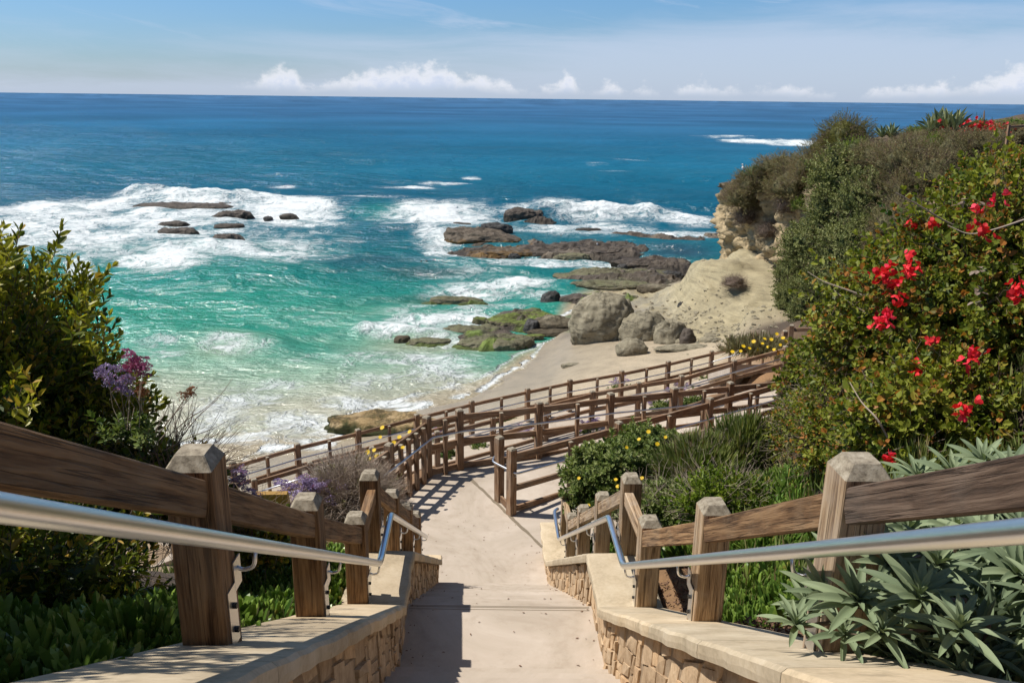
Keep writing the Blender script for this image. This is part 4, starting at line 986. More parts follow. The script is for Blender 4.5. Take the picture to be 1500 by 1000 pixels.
def at_land(px, py):
    d = pix(px, py); t = np.linspace(20, 110, 700); x = d.x * t / d.y; y = t; z = CAMZ + d.z * t / d.y
    k = np.argmax(z < np.maximum(terr(x, y), 0)); return Vector((float(x[k]), float(y[k]), float(z[k])))
def rock_obj(name, cx, ybase, w, h, mt, label, depth=1.0, z0=0.0, flat=0.0, seed=0, rough=.22, lean=0, cat='rock', group=None, res=40, layers=0.0, sink=.25, boxy=0.0, rz=None):
    """rock whose waterline/foot centre shows at (cx, ybase); w, h = size in photo pixels"""
    c = at_land(cx, ybase) if z0 is None else at(cx, ybase, z0)
    if z0 is None: z0 = c.z
    flat = flat * .8; Zc = (c - Vector((0, 0, CAMZ))).dot(Fv); sx = w / FPX * Zc / 2; dep = math.asin((CAMZ - z0) / (c - Vector((0, 0, CAMZ))).length)
    sy = sx * depth
    Hm = h / FPX * Zc
    if not (cat == 'boulder' or name == 'boulder'):
        sy = max(min(sx * depth, .40 * Hm / math.sin(dep)), sx * .12); hh = max(.14, .60 * Hm / ((1 - sink) * (1 - flat * .6)))
    else: hh = .80 * Hm / (1.45 if sink < -.3 else (1.3 if sink < 0 else 1.0)) / (1 - flat * .6)
    nu, nv = res, res * 2
    th = np.linspace(0.0, math.pi, nu)[:, None]; ph = np.linspace(0, 2 * math.pi, nv, endpoint=False)[None, :]
    d = np.stack([np.sin(th) * np.cos(ph), np.sin(th) * np.sin(ph), np.cos(th) * np.ones_like(ph)], -1)
    d0 = d.copy()
    if boxy: 
        e = 1 - boxy * .6; d = np.sign(d) * np.abs(d) ** e
    o = seed * 13.7
    r = 1 + rough * 2.0 * (fbm(d0 * 1.3 + o, 4, seed) - .5) + rough * .9 * (ridge(d0 * 2.6 + o, 3, seed + 3) - .6)
    V = d * r[..., None] * np.array([sx, sy, hh])
    if flat: V[..., 2] = np.where(V[..., 2] > hh * (1 - flat), hh * (1 - flat) + (V[..., 2] - hh * (1 - flat)) * .25, V[..., 2])
    nrm = ridge(V * 1.1 / max(.35, sx ** .6) + o, 4, seed + 8) - .6
    V = V + d0 * (nrm * .20 * rough * 7 * min(1.0, hh * .6 + .15))[..., None]
    V[..., 2] += (fbm(V[..., :] * np.array([.9, 1.6, 0]) + o, 4, seed + 5) - .5) * hh * .6 * (d0[..., 2] > 0) * d0[..., 2]
    if layers: V[..., :2] *= (1 + layers * .12 * np.sign(np.sin(V[..., 2:3] * 14 / max(hh, .3) + fbm(V * .8, 2, 5)[..., None] * 4)))
    V[..., 0] += lean * V[..., 2]
    V[..., 2] += -hh * sink + 0.0
    a = rz if rz is not None else random.uniform(-.15, .15); ca, sa = math.cos(a), math.sin(a)
    x, y = V[..., 0].copy(), V[..., 1].copy(); V[..., 0] = x * ca - y * sa; V[..., 1] = x * sa + y * ca
    fine = (ridge(V * 2.6 / max(.5, sx ** .5) + o, 4, seed + 21) - .6); V = V + d0 * (fine * .10 * min(1.2, hh + .2))[..., None]
    me = mesh_np(name, V.reshape(-1, 3), [grid_faces(nu, nv, True)[:, ::-1]], smooth=(name == 'boulder'))
    ob = link(name, me, None, [M[mt]]); ob.location = (c.x, c.y + sy * .55, z0)
    tag(ob, label, cat, group); return ob
R_ = rock_obj
# surf rocks, left group
R_('reef_rock', 262, 304, 150, 9, 'r_reef', 'long low dark slab at the back of the left surf rocks, awash', .35, 0, .5, 1, .18)
R_('reef_rock', 318, 301, 50, 7, 'r_reef', 'small dark hump on the right end of the long low slab in the left surf', .5, 0, .4, 2, .2)
R_('reef_rock', 337, 318, 58, 13, 'r_reef', 'jagged low rock in the left surf between the long slab and the round boulder', .5, 0, .3, 3, .3)
R_('reef_rock', 252, 330, 48, 9, 'r_reef', 'thin flat rock with foam around it, upper one of the pair left in the surf', .5, 0, .5, 4, .2)
R_('reef_rock', 258, 342, 58, 13, 'r_reef', 'tan-brown flat rock, lower one of the pair left in the surf', .55, 0, .4, 5, .2)
R_('reef_rock', 331, 355, 50, 20, 'r_reef', 'dark rounded boulder nearest the shore in the left surf', .6, 0, .3, 6, .2)
R_('reef_rock', 335, 332, 44, 7, 'r_reef', 'pale flat rock barely above the foam behind the dark rounded boulder', .5, 0, .6, 7, .15)
R_('reef_rock', 392, 320, 13, 5, 'r_dark', 'tiny black rock poking from the foam left of the far right surf rock', .8, 0, .2, 8, .2)
R_('reef_rock', 423, 319, 28, 9, 'r_reef', 'small flat-topped rock at the right end of the left surf group', .6, 0, .4, 9, .2)
R_('reef_rock', 372, 290, 60, 4, 'r_reef', 'submerged reddish ledge in the wave behind the left surf rocks', .5, 0, .6, 10, .15)
# middle reef
R_('reef_rock', 768, 320, 54, 21, 'r_reef', 'big blocky dark rock in front of the breaking wave', .6, 0, .4, 11, .18, boxy=.5, sink=.15)
R_('reef_rock', 706, 356, 122, 30, 'r_weed', 'wedge-shaped sloping rock with orange seaweed at its foot', .55, 0, .2, 12, .2, lean=-.5)
R_('reef_rock', 728, 338, 46, 17, 'r_dark', 'square black block on top of the sloping seaweed rock', .5, .8, .5, 13, .15, boxy=.7)
R_('reef_rock', 676, 331, 30, 7, 'r_reef', 'small jagged rock just left behind the sloping seaweed rock', .6, 0, .3, 14, .25)
R_('reef_rock', 862, 337, 38, 5, 'r_reef', 'thin low rock in the white water behind the bird reef', .4, 0, .5, 15, .2)
R_('reef_rock', 920, 350, 72, 15, 'r_reef', 'dark layered reef rock behind the tide pool, left part', .5, 0, .6, 16, .2, layers=.4)
R_('reef_rock', 1000, 356, 66, 14, 'r_reef', 'dark layered reef rock behind the tide pool, right part', .5, 0, .6, 17, .2, layers=.4)
R_('reef_rock', 958, 320, 40, 8, 'r_dark', 'black ledge inside the white breaker near the headland', .5, 0, .5, 18, .2)
R_('reef_rock', 985, 323, 46, 4, 'r_reef', 'thin reddish ledge trailing right of the black ledge in the breaker', .4, 0, .6, 19, .2)
R_('reef_rock', 1065, 346, 60, 5, 'r_reef', 'low brown ledge running under the cliff point', .4, 0, .6, 20, .2)
R_('reef_rock', 850, 372, 210, 24, 'r_reef', 'broad flat reef the bird stands on', .45, 0, .75, 21, .16, res=60)
R_('reef_rock', 735, 372, 120, 14, 'r_weed', 'low dark ledge with orange weed left of the broad flat reef', .4, 0, .7, 22, .18)
R_('reef_rock', 753, 377, 18, 10, 'r_dark', 'small dark knob on the front edge of the orange weed ledge', .7, 0, .2, 23, .2)
R_('reef_rock', 838, 378, 50, 10, 'r_mosspale', 'pale grey-green crest on the front edge of the broad flat reef', .4, 0.1, .3, 24, .25)
R_('reef_rock', 955, 389, 118, 20, 'r_reef', 'flat dark reef between the tide pool and the white water', .45, 0, .75, 25, .18, layers=.3, res=50)
R_('reef_rock', 913, 391, 16, 5, 'r_dark', 'small wet stone in the white water in front of the flat dark reef', .7, 0, .2, 26, .2)
R_('reef_rock', 1018, 371, 9, 5, 'r_dark', 'tiny dark stone standing in the blue tide pool', .8, 0, .2, 27, .2)
R_('reef_rock', 905, 409, 175, 22, 'r_mosspale', 'long mossy shelf behind the big boulder, upper of two steps', .4, .05, .75, 28, .16, layers=.4, res=56)
R_('reef_rock', 900, 421, 120, 14, 'r_mosspale', 'mossy green shelf behind the big boulder, lower of two steps', .4, .1, .7, 29, .18, layers=.3)
R_('reef_rock', 965, 424, 60, 11, 'r_boulder', 'grey-brown flat slab at the right end of the mossy shelf', .5, .3, .7, 30, .15)
R_('reef_rock', 985, 404, 34, 12, 'r_dark', 'low dark rock by the small pool at the foot of the sandy slope', .6, .25, .5, 31, .18)
R_('reef_rock', 951, 403, 9, 11, 'r_boulder', 'small pale upright stone on the mossy shelf', .8, .45, .2, 32, .2)
R_('reef_rock', 655, 388, 120, 7, 'r_dark', 'submerged dark ledge in the water in front of the orange weed ledge', .35, -.05, .7, 33, .15)
R_('reef_rock', 668, 440, 80, 8, 'r_mosspale', 'submerged olive rock under the wave left of the black boulder', .4, -.08, .7, 34, .15)
# near shore
R_('mossy_rock', 770, 476, 118, 28, 'r_moss', 'bright green moss-covered slab left of the big boulder', .45, .0, .75, 35, .16, res=56, layers=.2)
R_('mossy_rock', 812, 480, 74, 24, 'r_boulder', 'brown slab with bare sides between the green slab and the big boulder', .6, .1, .75, 36, .14, layers=.3)
R_('mossy_rock', 850, 442, 64, 16, 'r_reef', 'dark flat rock behind the big boulder beside the black one', .5, .15, .6, 37, .15)
R_('boulder', 807, 439, 30, 19, 'r_dark', 'black rounded rock standing at the water behind the green slab', .8, .2, .1, 38, .15)
R_('boulder', 779, 482, 27, 19, 'r_dark', 'black angular rock at the front edge of the green slab', .8, .05, .1, 39, .2)
R_('mossy_rock', 690, 487, 90, 15, 'r_mosspale', 'low mossy slab washed by foam, upper of three in front of the green slab', .5, 0, .7, 40, .2)
R_('mossy_rock', 728, 508, 116, 26, 'r_mosspale', 'wide mossy slab washed by foam, middle of three in front of the green slab', .5, 0, .7, 41, .2, layers=.2)
R_('mossy_rock', 628, 502, 66, 9, 'r_mosspale', 'thin mossy ledge between the small round rock and the wide mossy slab', .4, 0, .7, 42, .2)
R_('mossy_rock', 588, 498, 24, 10, 'r_boulder', 'small round brown rock, leftmost at the edge of the white foam', .7, 0, .2, 43, .15)
R_('mossy_rock', 703, 470, 24, 8, 'r_moss', 'small green rock in the foam behind the wide mossy slab', .7, 0, .3, 44, .2)
R_('mossy_rock', 782, 494, 30, 6, 'r_moss', 'small dark green ledge right of the wide mossy slab', .5, 0, .4, 45, .2)
R_('boulder', 880, 499, 90, 80, 'r_boulder', 'largest boulder on the beach, pale brown and egg-shaped', .75, None, 0.0, 58, .15, lean=.10, res=64, sink=-.50, boxy=.15)
R_('boulder', 943, 498, 72, 50, 'r_boulder', 'second boulder leaning against the right side of the largest one', .75, None, 0.0, 47, .13, lean=.1, res=50, sink=-.25)
R_('boulder', 926, 520, 46, 30, 'r_boulder', 'small rounded boulder lying in front of the two big ones on the wet sand', .7, None, 0.0, 48, .13, sink=-.2)
R_('boulder', 983, 502, 46, 36, 'r_shore' if False else 'r_boulder', 'tan boulder with a dark right side, third from the largest', .7, None, .2, 49, .2, sink=0)
R_('boulder', 1008, 503, 22, 24, 'r_reef', 'dark rock behind the tan boulder', .8, None, .1, 50, .15, sink=0)
R_('boulder', 996, 503, 16, 7, 'r_boulder', 'little grey stone wedged at the foot of the dark rock', .8, None, .1, 51, .15, sink=0)
R_('flat_stone', 1046, 494, 28, 8, 'r_boulder', 'flat tan stone, upper of the two beside the sandy slope', .7, None, .5, 52, .15)
R_('flat_stone', 1042, 501, 36, 9, 'r_boulder', 'flat pale stone, lower of the two beside the sandy slope', .7, None, .5, 53, .12)
R_('rock_ledge', 1008, 512, 86, 9, 'r_shore' if False else 'r_boulder', 'broken orange-brown ledge right of the small rounded boulder', .35, None, .6, 54, .25, layers=.5)
R_('rock_ledge', 810, 489, 70, 9, 'r_boulder', 'low tan ledge at the foot of the brown slab by the wet sand', .4, None, .6, 55, .2)
R_('flat_stone', 838, 536, 32, 6, 'r_boulder', 'small flat rock alone on the wet sand', .5, None, .4, 56, .2)
R_('shore_rock', 562, 634, 190, 34, 'r_shore', 'golden mossy rock in the swash behind the beach fence', .55, None, .45, 57, .2, res=64, sink=.1, rz=-.12)
R_('stone', 999, 447, 10, 7, 'r_dark', 'small blue-grey stone on the sandy slope', .7, None, .1, 59, .2)

# ------------------------------------------------------------------ headland cliff
CL = [  # foot x, y, foot z, top z, overhang (+ leans out)
    (40, 80, -1.5, 5.5, .0), (28, 73, -1.5, 7.0, .2), (20.5, 68.5, -1, 7.8, .5), (17.6, 64, -.6, 8.3, 1.1), (17.1, 60, 1.5, 9.0, 1.0), (17.3, 56, 3.5, 10.0, .3), (17.2, 52.5, 2.6, 11.0, -.6), (16.8, 49, 2.0, 11.7, -1.6),
    (15.8, 45.5, 2.0, 12.0, -2.4), (15.0, 42, 2.4, 11.9, -2.4), (14.8, 38.5, 2.8, 11.5, -2.2), (14.9, 35, 4.0, 11.2, -2.4), (15.2, 31, 5.6, 11.1, -2.8), (16.5, 26.5, 8.0, 12.0, -3.0), (18, 22, 10, 13, -3)]
def cliff():
    A = np.array(CL, float); t = np.arange(len(A)); tt = np.linspace(0, len(A) - 1, 300)
    def cs(c):
        y = A[:, c]; k = np.minimum(tt.astype(int), len(A) - 2); f = tt - k; p0 = y[np.maximum(k - 1, 0)]; p1 = y[k]; p2 = y[k + 1]; p3 = y[np.minimum(k + 2, len(A) - 1)]
        return .5 * (2 * p1 + (p2 - p0) * f + (2 * p0 - 5 * p1 + 4 * p2 - p3) * f ** 2 + (3 * p1 - p0 - 3 * p2 + p3) * f ** 3)
    fx, fy, fz, tz, ov = [cs(i) for i in range(5)]
    dx, dy = np.gradient(fx), np.gradient(fy); l = np.hypot(dx, dy); nx, ny = dy / l, -dx / l       # outward
    flip = np.where(nx * (-1) + 0 > 0, 1, 1)
    nx, ny = dy / l, -dx / l
    # make 'outward' point to the sea (-x side)
    sgn = np.sign((nx * -1.0 + ny * .3)); sgn = np.where(sgn == 0, 1, sgn); nx *= np.median(sgn); ny *= np.median(sgn)
    vs = np.concatenate([np.linspace(0, 1, 60), 1 + np.linspace(.01, 1, 44) ** 1.5])
    P = np.zeros((len(tt), len(vs), 3))
    for j, v in enumerate(vs):
        if v <= 1:
            prof = ov * (v ** .8) + .5 * np.sin(v * math.pi) * (ov > 0) * .8
            # rounded lip
            lip = -1.2 * sst(np.array(v), .84, 1.0); P[:, j, 0] = fx + nx * (prof + lip); P[:, j, 1] = fy + ny * (prof + lip); P[:, j, 2] = (fz - 1.2) + (tz - fz + 1.2) * (1 - (1 - v) ** 1.25)
        else:
            q = (v - 1) * 26; inx = -nx * q; iny = -ny * q
            P[:, j, 0] = fx + nx * (ov - 1.2) + inx * .8 + q * .55; P[:, j, 1] = fy + ny * (ov - 1.2) + iny * .6 - q * .12; P[:, j, 2] = tz + 1.9 * (1 - np.exp(-q / 6)) + .04 * q
    vv = np.minimum(vs, 1)[None, :, None]
    N = np.stack([nx, ny, np.zeros_like(nx)], -1)[:, None, :] * np.ones((1, len(vs), 1))
    face = (sst(1.15 - vs, 0, .15))[None, :]
    n = (ridge(P * .28, 3, 2) - .6) * 2.6 + (fbm(P * np.array([.7, .7, .9]), 4, 4) - .5) * 1.6 + (ridge(P * np.array([1.1, 1.1, 2.8]), 4, 9) - .6) * 1.3 + (fbm(P * 3, 3, 5) - .5) * .3
    P += N * (n * (.25 + .75 * face))[..., None]
    P[..., 2] += (fbm(P * .4, 4, 6) - .5) * 1.3 * (1 - face)
    return P, vs
CP_, cvs = cliff()
ci = CP_.shape[1]
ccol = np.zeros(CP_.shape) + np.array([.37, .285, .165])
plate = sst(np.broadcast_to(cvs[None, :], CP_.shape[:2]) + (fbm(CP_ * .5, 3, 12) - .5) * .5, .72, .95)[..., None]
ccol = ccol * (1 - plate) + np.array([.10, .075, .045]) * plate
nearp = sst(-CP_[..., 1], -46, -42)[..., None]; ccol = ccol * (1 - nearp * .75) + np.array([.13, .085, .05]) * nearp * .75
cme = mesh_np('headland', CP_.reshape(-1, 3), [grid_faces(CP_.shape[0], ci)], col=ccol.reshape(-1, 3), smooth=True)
def cliffmat():
    m, g, b = mat('headland_rock')
    a = g.node('ShaderNodeAttribute', attribute_name='Col').outputs['Color']
    p = g.node('ShaderNodeNewGeometry').outputs['Position']
    n = g.noise(p, .9, 7, .66, .5); n2 = g.noise(p, 5, 6, .7); lay = g.noise(g.vmath('MULTIPLY', p, (.25, .25, 2.2)), 1.5, 5, .6, .6)
    k = g.math('ADD', g.math('MULTIPLY', n, .4), g.math('ADD', g.math('MULTIPLY', n2, .3), g.math('MULTIPLY', lay, .3)))
    c = g.mix(1.0, a, g.ramp(k, [(.33, (.42, .40, .38)), (.48, (.95, .95, .95)), (.62, (1.35, 1.32, 1.3))]), 'MULTIPLY')
    pit = g.smooth(n2, .42, .34); c = g.mix(g.math('MULTIPLY', pit, .6), c, g.mix(1.0, a, (.35, .33, .3), 'MULTIPLY'))
    g.set(b.inputs['Base Color'], c); b.inputs['Roughness'].default_value = .92
    bump(g, b, g.math('SUBTRACT', k, g.math('MULTIPLY', pit, .3)), 1.0, .25); return m
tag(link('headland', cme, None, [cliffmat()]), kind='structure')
# ------------------------------------------------------------------ plants: templates scattered over surfaces, one mesh per plant part
def nrm(v): v = np.asarray(v, float); return v / (np.linalg.norm(v, axis=-1, keepdims=True) + 1e-9)
terr = lambda x, y: gz_(x, y)
class Tpl:
    def __init__(s): s.V = []; s.F4 = []; s.F3 = []; s.lid = []; s.m4 = []; s.m3 = []; s.n = 0; s.leaf = 0
    def leaf2(s, base, d, up, L, Wd, fold=.25, curl=.25, m=0):
        base, d, up = np.array(base, float), nrm(d), np.array(up, float)
        side = nrm(np.cross(d, up)); up = np.cross(side, d)
        P = [base, base + d * L * .33 + side * Wd * .5 + up * L * fold * .25, base + d * L * .72 + side * Wd * .42 + up * L * (fold * .2 - curl * .12), base + d * L - up * L * curl * .3,
             base + d * L * .72 - side * Wd * .42 + up * L * (fold * .2 - curl * .12), base + d * L * .33 - side * Wd * .5 + up * L * fold * .25]
        k = len(s.V); s.V += P; s.F4 += [(k, k + 1, k + 2, k + 3), (k, k + 3, k + 4, k + 5)]; s.m4 += [m, m]; s.lid += [s.n] * 6; s.n += 1
    def finger(s, base, d, L, r, m=0, bend=.2):
        base = np.array(base, float); d = nrm(d); a = nrm(np.cross(d, [.3, .9, .2])); b = np.cross(d, a); k = len(s.V)
        for t, rr in ((0, .8), (.5, 1.0), (.9, .72)):
            c = base + d * L * t + np.array([0, 0, 1]) * bend * L * t * t
            for q in range(3): th = q * 2.094; s.V.append(c + (a * math.cos(th) + b * math.sin(th)) * r * rr)
        s.V.append(base + d * L + np.array([0, 0, 1]) * bend * L); s.lid += [s.n] * 10; s.n += 1
        for q in range(3):
            for w_ in (0, 3): s.F4.append((k + w_ + q, k + w_ + (q + 1) % 3, k + w_ + 3 + (q + 1) % 3, k + w_ + 3 + q)); s.m4.append(m)
            s.F3.append((k + 6 + q, k + 6 + (q + 1) % 3, k + 9)); s.m3.append(m)
    def stem(s, a, b, r, m=1):
        a = np.array(a, float); b = np.array(b, float); d = nrm(b - a); u = nrm(np.cross(d, [.31, .2, .93])); v = np.cross(d, u); k = len(s.V)
        for c, rr in ((a, r), (b, r * .6)):
            for q in range(3): th = q * 2.094; s.V.append(c + (u * math.cos(th) + v * math.sin(th)) * rr)
        s.lid += [-1] * 6
        for q in range(3): s.F4.append((k + q, k + (q + 1) % 3, k + 3 + (q + 1) % 3, k + 3 + q)); s.m4.append(m)
    def done(s):
        s.V = np.array(s.V); s.F4 = np.array(s.F4, int).reshape(-1, 4); s.F3 = np.array(s.F3, int).reshape(-1, 3); s.lid = np.array(s.lid); s.m4 = np.array(s.m4, int); s.m3 = np.array(s.m3, int); return s
def sprig(n, stem, L, Wd, seed, spread=1.1, tipbunch=3, fold=.3, bend=.15):
    r = np.random.default_rng(seed); t = Tpl(); a = np.zeros(3); pts = []
    dirn = np.array([r.normal(0, bend), r.normal(0, bend), 1.0])
    for i in range(3):
        b = a + nrm(dirn + r.normal(0, .12, 3)) * stem / 3; t.stem(a, b, L * .035); pts.append((a, b)); a = b
    for i in range(n):
        f = (i + .7) / n; k = min(int(f * 3), 2); p = pts[k][0] + (pts[k][1] - pts[k][0]) * (f * 3 - k); th = i * 2.4 + r.normal(0, .3)
        el = spread * (1.0 - .5 * f) + r.normal(0, .15)
        d = np.array([math.cos(th) * math.sin(el), math.sin(th) * math.sin(el), math.cos(el)]); t.leaf2(p, d, [0, 0, 1] + r.normal(0, .25, 3), L * r.uniform(.75, 1.1) * (1.0 if f < .85 else .75), Wd * r.uniform(.8, 1.1), fold, .3)
    for i in range(tipbunch):
        th = r.uniform(0, 6.28); el = r.uniform(.1, .5); t.leaf2(a, [math.cos(th) * math.sin(el), math.sin(th) * math.sin(el), math.cos(el)], [math.cos(th), math.sin(th), .2], L * .6, Wd * .55, .3, -.1)
    return t.done()
def frames(N, rng, spin=True):
    N = nrm(N); a = rng.normal(size=N.shape); a = nrm(a - N * (a * N).sum(-1, keepdims=True)); b = np.cross(N, a)
    return np.stack([a, b, N], -1)          # columns
def scatter(tpls, pos, dirs, scl, rng, tone=.5, tonev=.45, instv=.25, gbase=None):
    """place templates; returns V, F4, F3, mat, colours"""
    pos = np.asarray(pos); n = len(pos); ids = rng.integers(0, len(tpls), n); VV = []; F4 = []; F3 = []; m4 = []; m3 = []; CC = []; off = 0
    inst = rng.normal(0, instv, n) + (tone if np.isscalar(tone) else np.asarray(tone)); gg = rng.random(n)
    for k, T in enumerate(tpls):
        w = np.where(ids == k)[0]
        if not len(w): continue
        Fm = frames(dirs[w], rng); V = np.einsum('nij,vj->nvi', Fm, T.V) * np.asarray(scl)[w][:, None, None] + pos[w][:, None, :]
        nl = max(T.n, 1); lt = rng.normal(0, tonev * .5, (len(w), nl)); lg = rng.random((len(w), nl)) * .6 + gg[w][:, None] * .4
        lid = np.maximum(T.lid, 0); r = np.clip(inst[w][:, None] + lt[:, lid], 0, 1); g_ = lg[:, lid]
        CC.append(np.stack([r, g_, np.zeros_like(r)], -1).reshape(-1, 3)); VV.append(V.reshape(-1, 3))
        o = off + np.arange(len(w))[:, None, None] * len(T.V)
        F4.append((T.F4[None] + o).reshape(-1, 4)); m4.append(np.tile(T.m4, len(w)))
        if len(T.F3): F3.append((T.F3[None] + o).reshape(-1, 3)); m3.append(np.tile(T.m3, len(w)))
        off += len(w) * len(T.V)
    f4 = np.concatenate(F4); f3 = np.concatenate(F3) if F3 else np.zeros((0, 3), int)
    return np.concatenate(VV), f4, f3, np.concatenate(m4 + m3) if m3 else np.concatenate(m4), np.concatenate(CC)
def mesh_sc(name, res, mats, parent=None, local=False, smooth=False):
    V, f4, f3, mi, c = res
    me = mesh_np(name, V, [f4] + ([f3] if len(f3) else []), mat=mi, col=c, smooth=smooth); return link(name, me, parent, mats, local)

SP_LEFT = [sprig(11, .26, .085, .030, s, 1.15, 4) for s in range(5)]
SP_BOUG = [sprig(10, .30, .066, .042, s + 20, 1.25, 3, .25, .35) for s in range(6)]
SP_SMALL = [sprig(12, .30, .085, .040, s + 40, 1.2, 3, .3, .3) for s in range(4)]
SP_SCRUB = [sprig(14, .42, .075, .018, s + 50, .9, 4, .2, .4) for s in range(4)]
SP_IVY = [sprig(8, .18, .060, .048, s + 60, 1.3, 2, .15, .3) for s in range(3)]
SP_DAISY = [sprig(12, .12, .085, .034, s + 70, 1.35, 4, .25, .1) for s in range(4)]
def ice_t(seed):
    r = np.random.default_rng(seed); t = Tpl()
    for i in range(8):
        th = i * 2.4 + r.normal(0, .3); el = r.uniform(.15, .8); p = np.array([math.cos(th) * .02, math.sin(th) * .02, -.02])
        t.finger(p, [math.cos(th) * math.sin(el), math.sin(th) * math.sin(el), math.cos(el)], r.uniform(.055, .095), .0125, bend=.35)
    return t.done()
ICE = [ice_t(s) for s in range(4)]
def tuft_t(seed, n=9, L=.22, w=.007):
    r = np.random.default_rng(seed); t = Tpl()
    for i in range(n):
        th = r.uniform(0, 6.28); el = r.uniform(.05, .6); t.leaf2([r.normal(0, .02), r.normal(0, .02), 0], [math.cos(th) * math.sin(el), math.sin(th) * math.sin(el), math.cos(el)], [math.cos(th), math.sin(th), 0], L * r.uniform(.5, 1.1), w, .0, .5)
    return t.done()
TUFT = [tuft_t(s) for s in range(4)]
TWIGS = []
for s in range(4):
    r_ = np.random.default_rng(s + 90); t_ = Tpl()
    for i in range(7):
        th = r_.uniform(0, 6.28); el = r_.uniform(.1, 1.0); d_ = np.array([math.cos(th) * math.sin(el), math.sin(th) * math.sin(el), math.cos(el)]); a_ = np.zeros(3)
        for q in range(3): b2_ = a_ + nrm(d_ + r_.normal(0, .25, 3)) * .14; t_.stem(a_, b2_, .0035 - q * .0008, 0); a_ = b2_
    TWIGS.append(t_.done())

def shell(n, rad, rng, seed, depth=.35, low=-.35, bump_=.46, fr=1.9):
    """points in the outer layer of a lumpy ellipsoid, with outward directions"""
    d = nrm(rng.normal(size=(int(n * 1.7), 3))); d = d[d[:, 2] > low][:n]
    rr = 1 + bump_ * 2 * (fbm(d * fr + seed * 7.7, 3, seed) - .5) + bump_ * .7 * (fbm(d * fr * 3.1 + seed * 3.3, 2, seed + 1) - .5)
    dep = 1 - depth * rng.random(len(d)) ** 1.6
    P = d * (rr * dep)[:, None] * np.array(rad); N = nrm(d / np.array(rad) * min(rad))
    return P, N, dep
def core(name, rad, seed, m, parent, k=.78, local=True, loc=(0, 0, 0), low=-.5):
    nu, nv = 14, 22; th = np.linspace(0, math.pi * .72, nu)[:, None]; ph = np.linspace(0, 2 * math.pi, nv, endpoint=False)[None, :]
    d = np.stack([np.sin(th) * np.cos(ph), np.sin(th) * np.sin(ph), np.cos(th) * np.ones_like(ph)], -1)
    rr = 1 + .46 * 2 * (fbm(d * 1.9 + seed * 7.7, 3, seed) - .5); V = d * (rr * k)[..., None] * np.array(rad) + np.array(loc)
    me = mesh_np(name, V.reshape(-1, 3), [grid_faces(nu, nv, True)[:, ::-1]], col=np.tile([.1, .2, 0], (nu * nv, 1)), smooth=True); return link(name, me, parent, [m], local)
def bush(name, label, loc, rad, tp, n, scl, leafm, seed, cat='shrub', group=None, up=.45, twig='twig', tone=.5, twn=60, twm='twig', depth=.35, low=-.35, tscl=1.0, corek=.74, tonefn=None):
    rng = np.random.default_rng(seed + 100); root = empty(name, tuple(loc)); tag(root, label, cat, group)
    P, N, dep = shell(n, rad, rng, seed, depth, low); D = nrm(N + np.array([0, 0, up]) + rng.normal(0, .3, N.shape))
    s = scl * rng.uniform(.6, 1.3, len(P))
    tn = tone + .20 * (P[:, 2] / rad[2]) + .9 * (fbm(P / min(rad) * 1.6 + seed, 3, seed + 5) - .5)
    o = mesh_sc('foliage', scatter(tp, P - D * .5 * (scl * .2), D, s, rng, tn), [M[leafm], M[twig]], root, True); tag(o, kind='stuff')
    if twn:
        P2, N2, _ = shell(twn, rad, rng, seed, .3, low); o = mesh_sc('twigs', scatter(TWIGS, P2 * .9, nrm(N2 + rng.normal(0, .4, N2.shape)), np.full(len(P2), tscl), rng), [M[twm]], root, True); tag(o, kind='stuff')
    core('shade_core', rad, seed, M['twig'] if False else M[leafm], root, corek); return root  # solid core in the dark leaf tone, painted shade behind the leaf gaps
def copy_tree(o, parent=None):
    c = o.copy(); COL.objects.link(c)
    if parent is not None: c.parent = parent
    for ch in list(o.children): copy_tree(ch, c)
    return c

# surface lookup through the photograph's own viewpoint
gx, gy = np.meshgrid(np.linspace(-14, 30, 420), np.linspace(2, 62, 560)); gz = gz_(gx, gy)
SURF = np.concatenate([CP_.reshape(-1, 3), np.stack([gx, gy, gz], -1).reshape(-1, 3)])
dS = SURF - np.array([0, 0, CAMZ]); zS = dS @ np.array(Fv); okS = zS > 1; dS = dS[okS]; zS = zS[okS]; SURF = SURF[okS]
pxS = 750 + FPX * (dS @ np.array(Rv)) / zS; pyS = 500 - FPX * (dS @ np.array(Uv)) / zS
def surf(px, py, rad=7):
    for r in (rad, rad * 2, rad * 4):
        w = np.where((np.abs(pxS - px) < r) & (np.abs(pyS - py) < r))[0]
        if len(w): return Vector(SURF[w[np.argmin(zS[w])]]), float(zS[w].min())
    return None, None

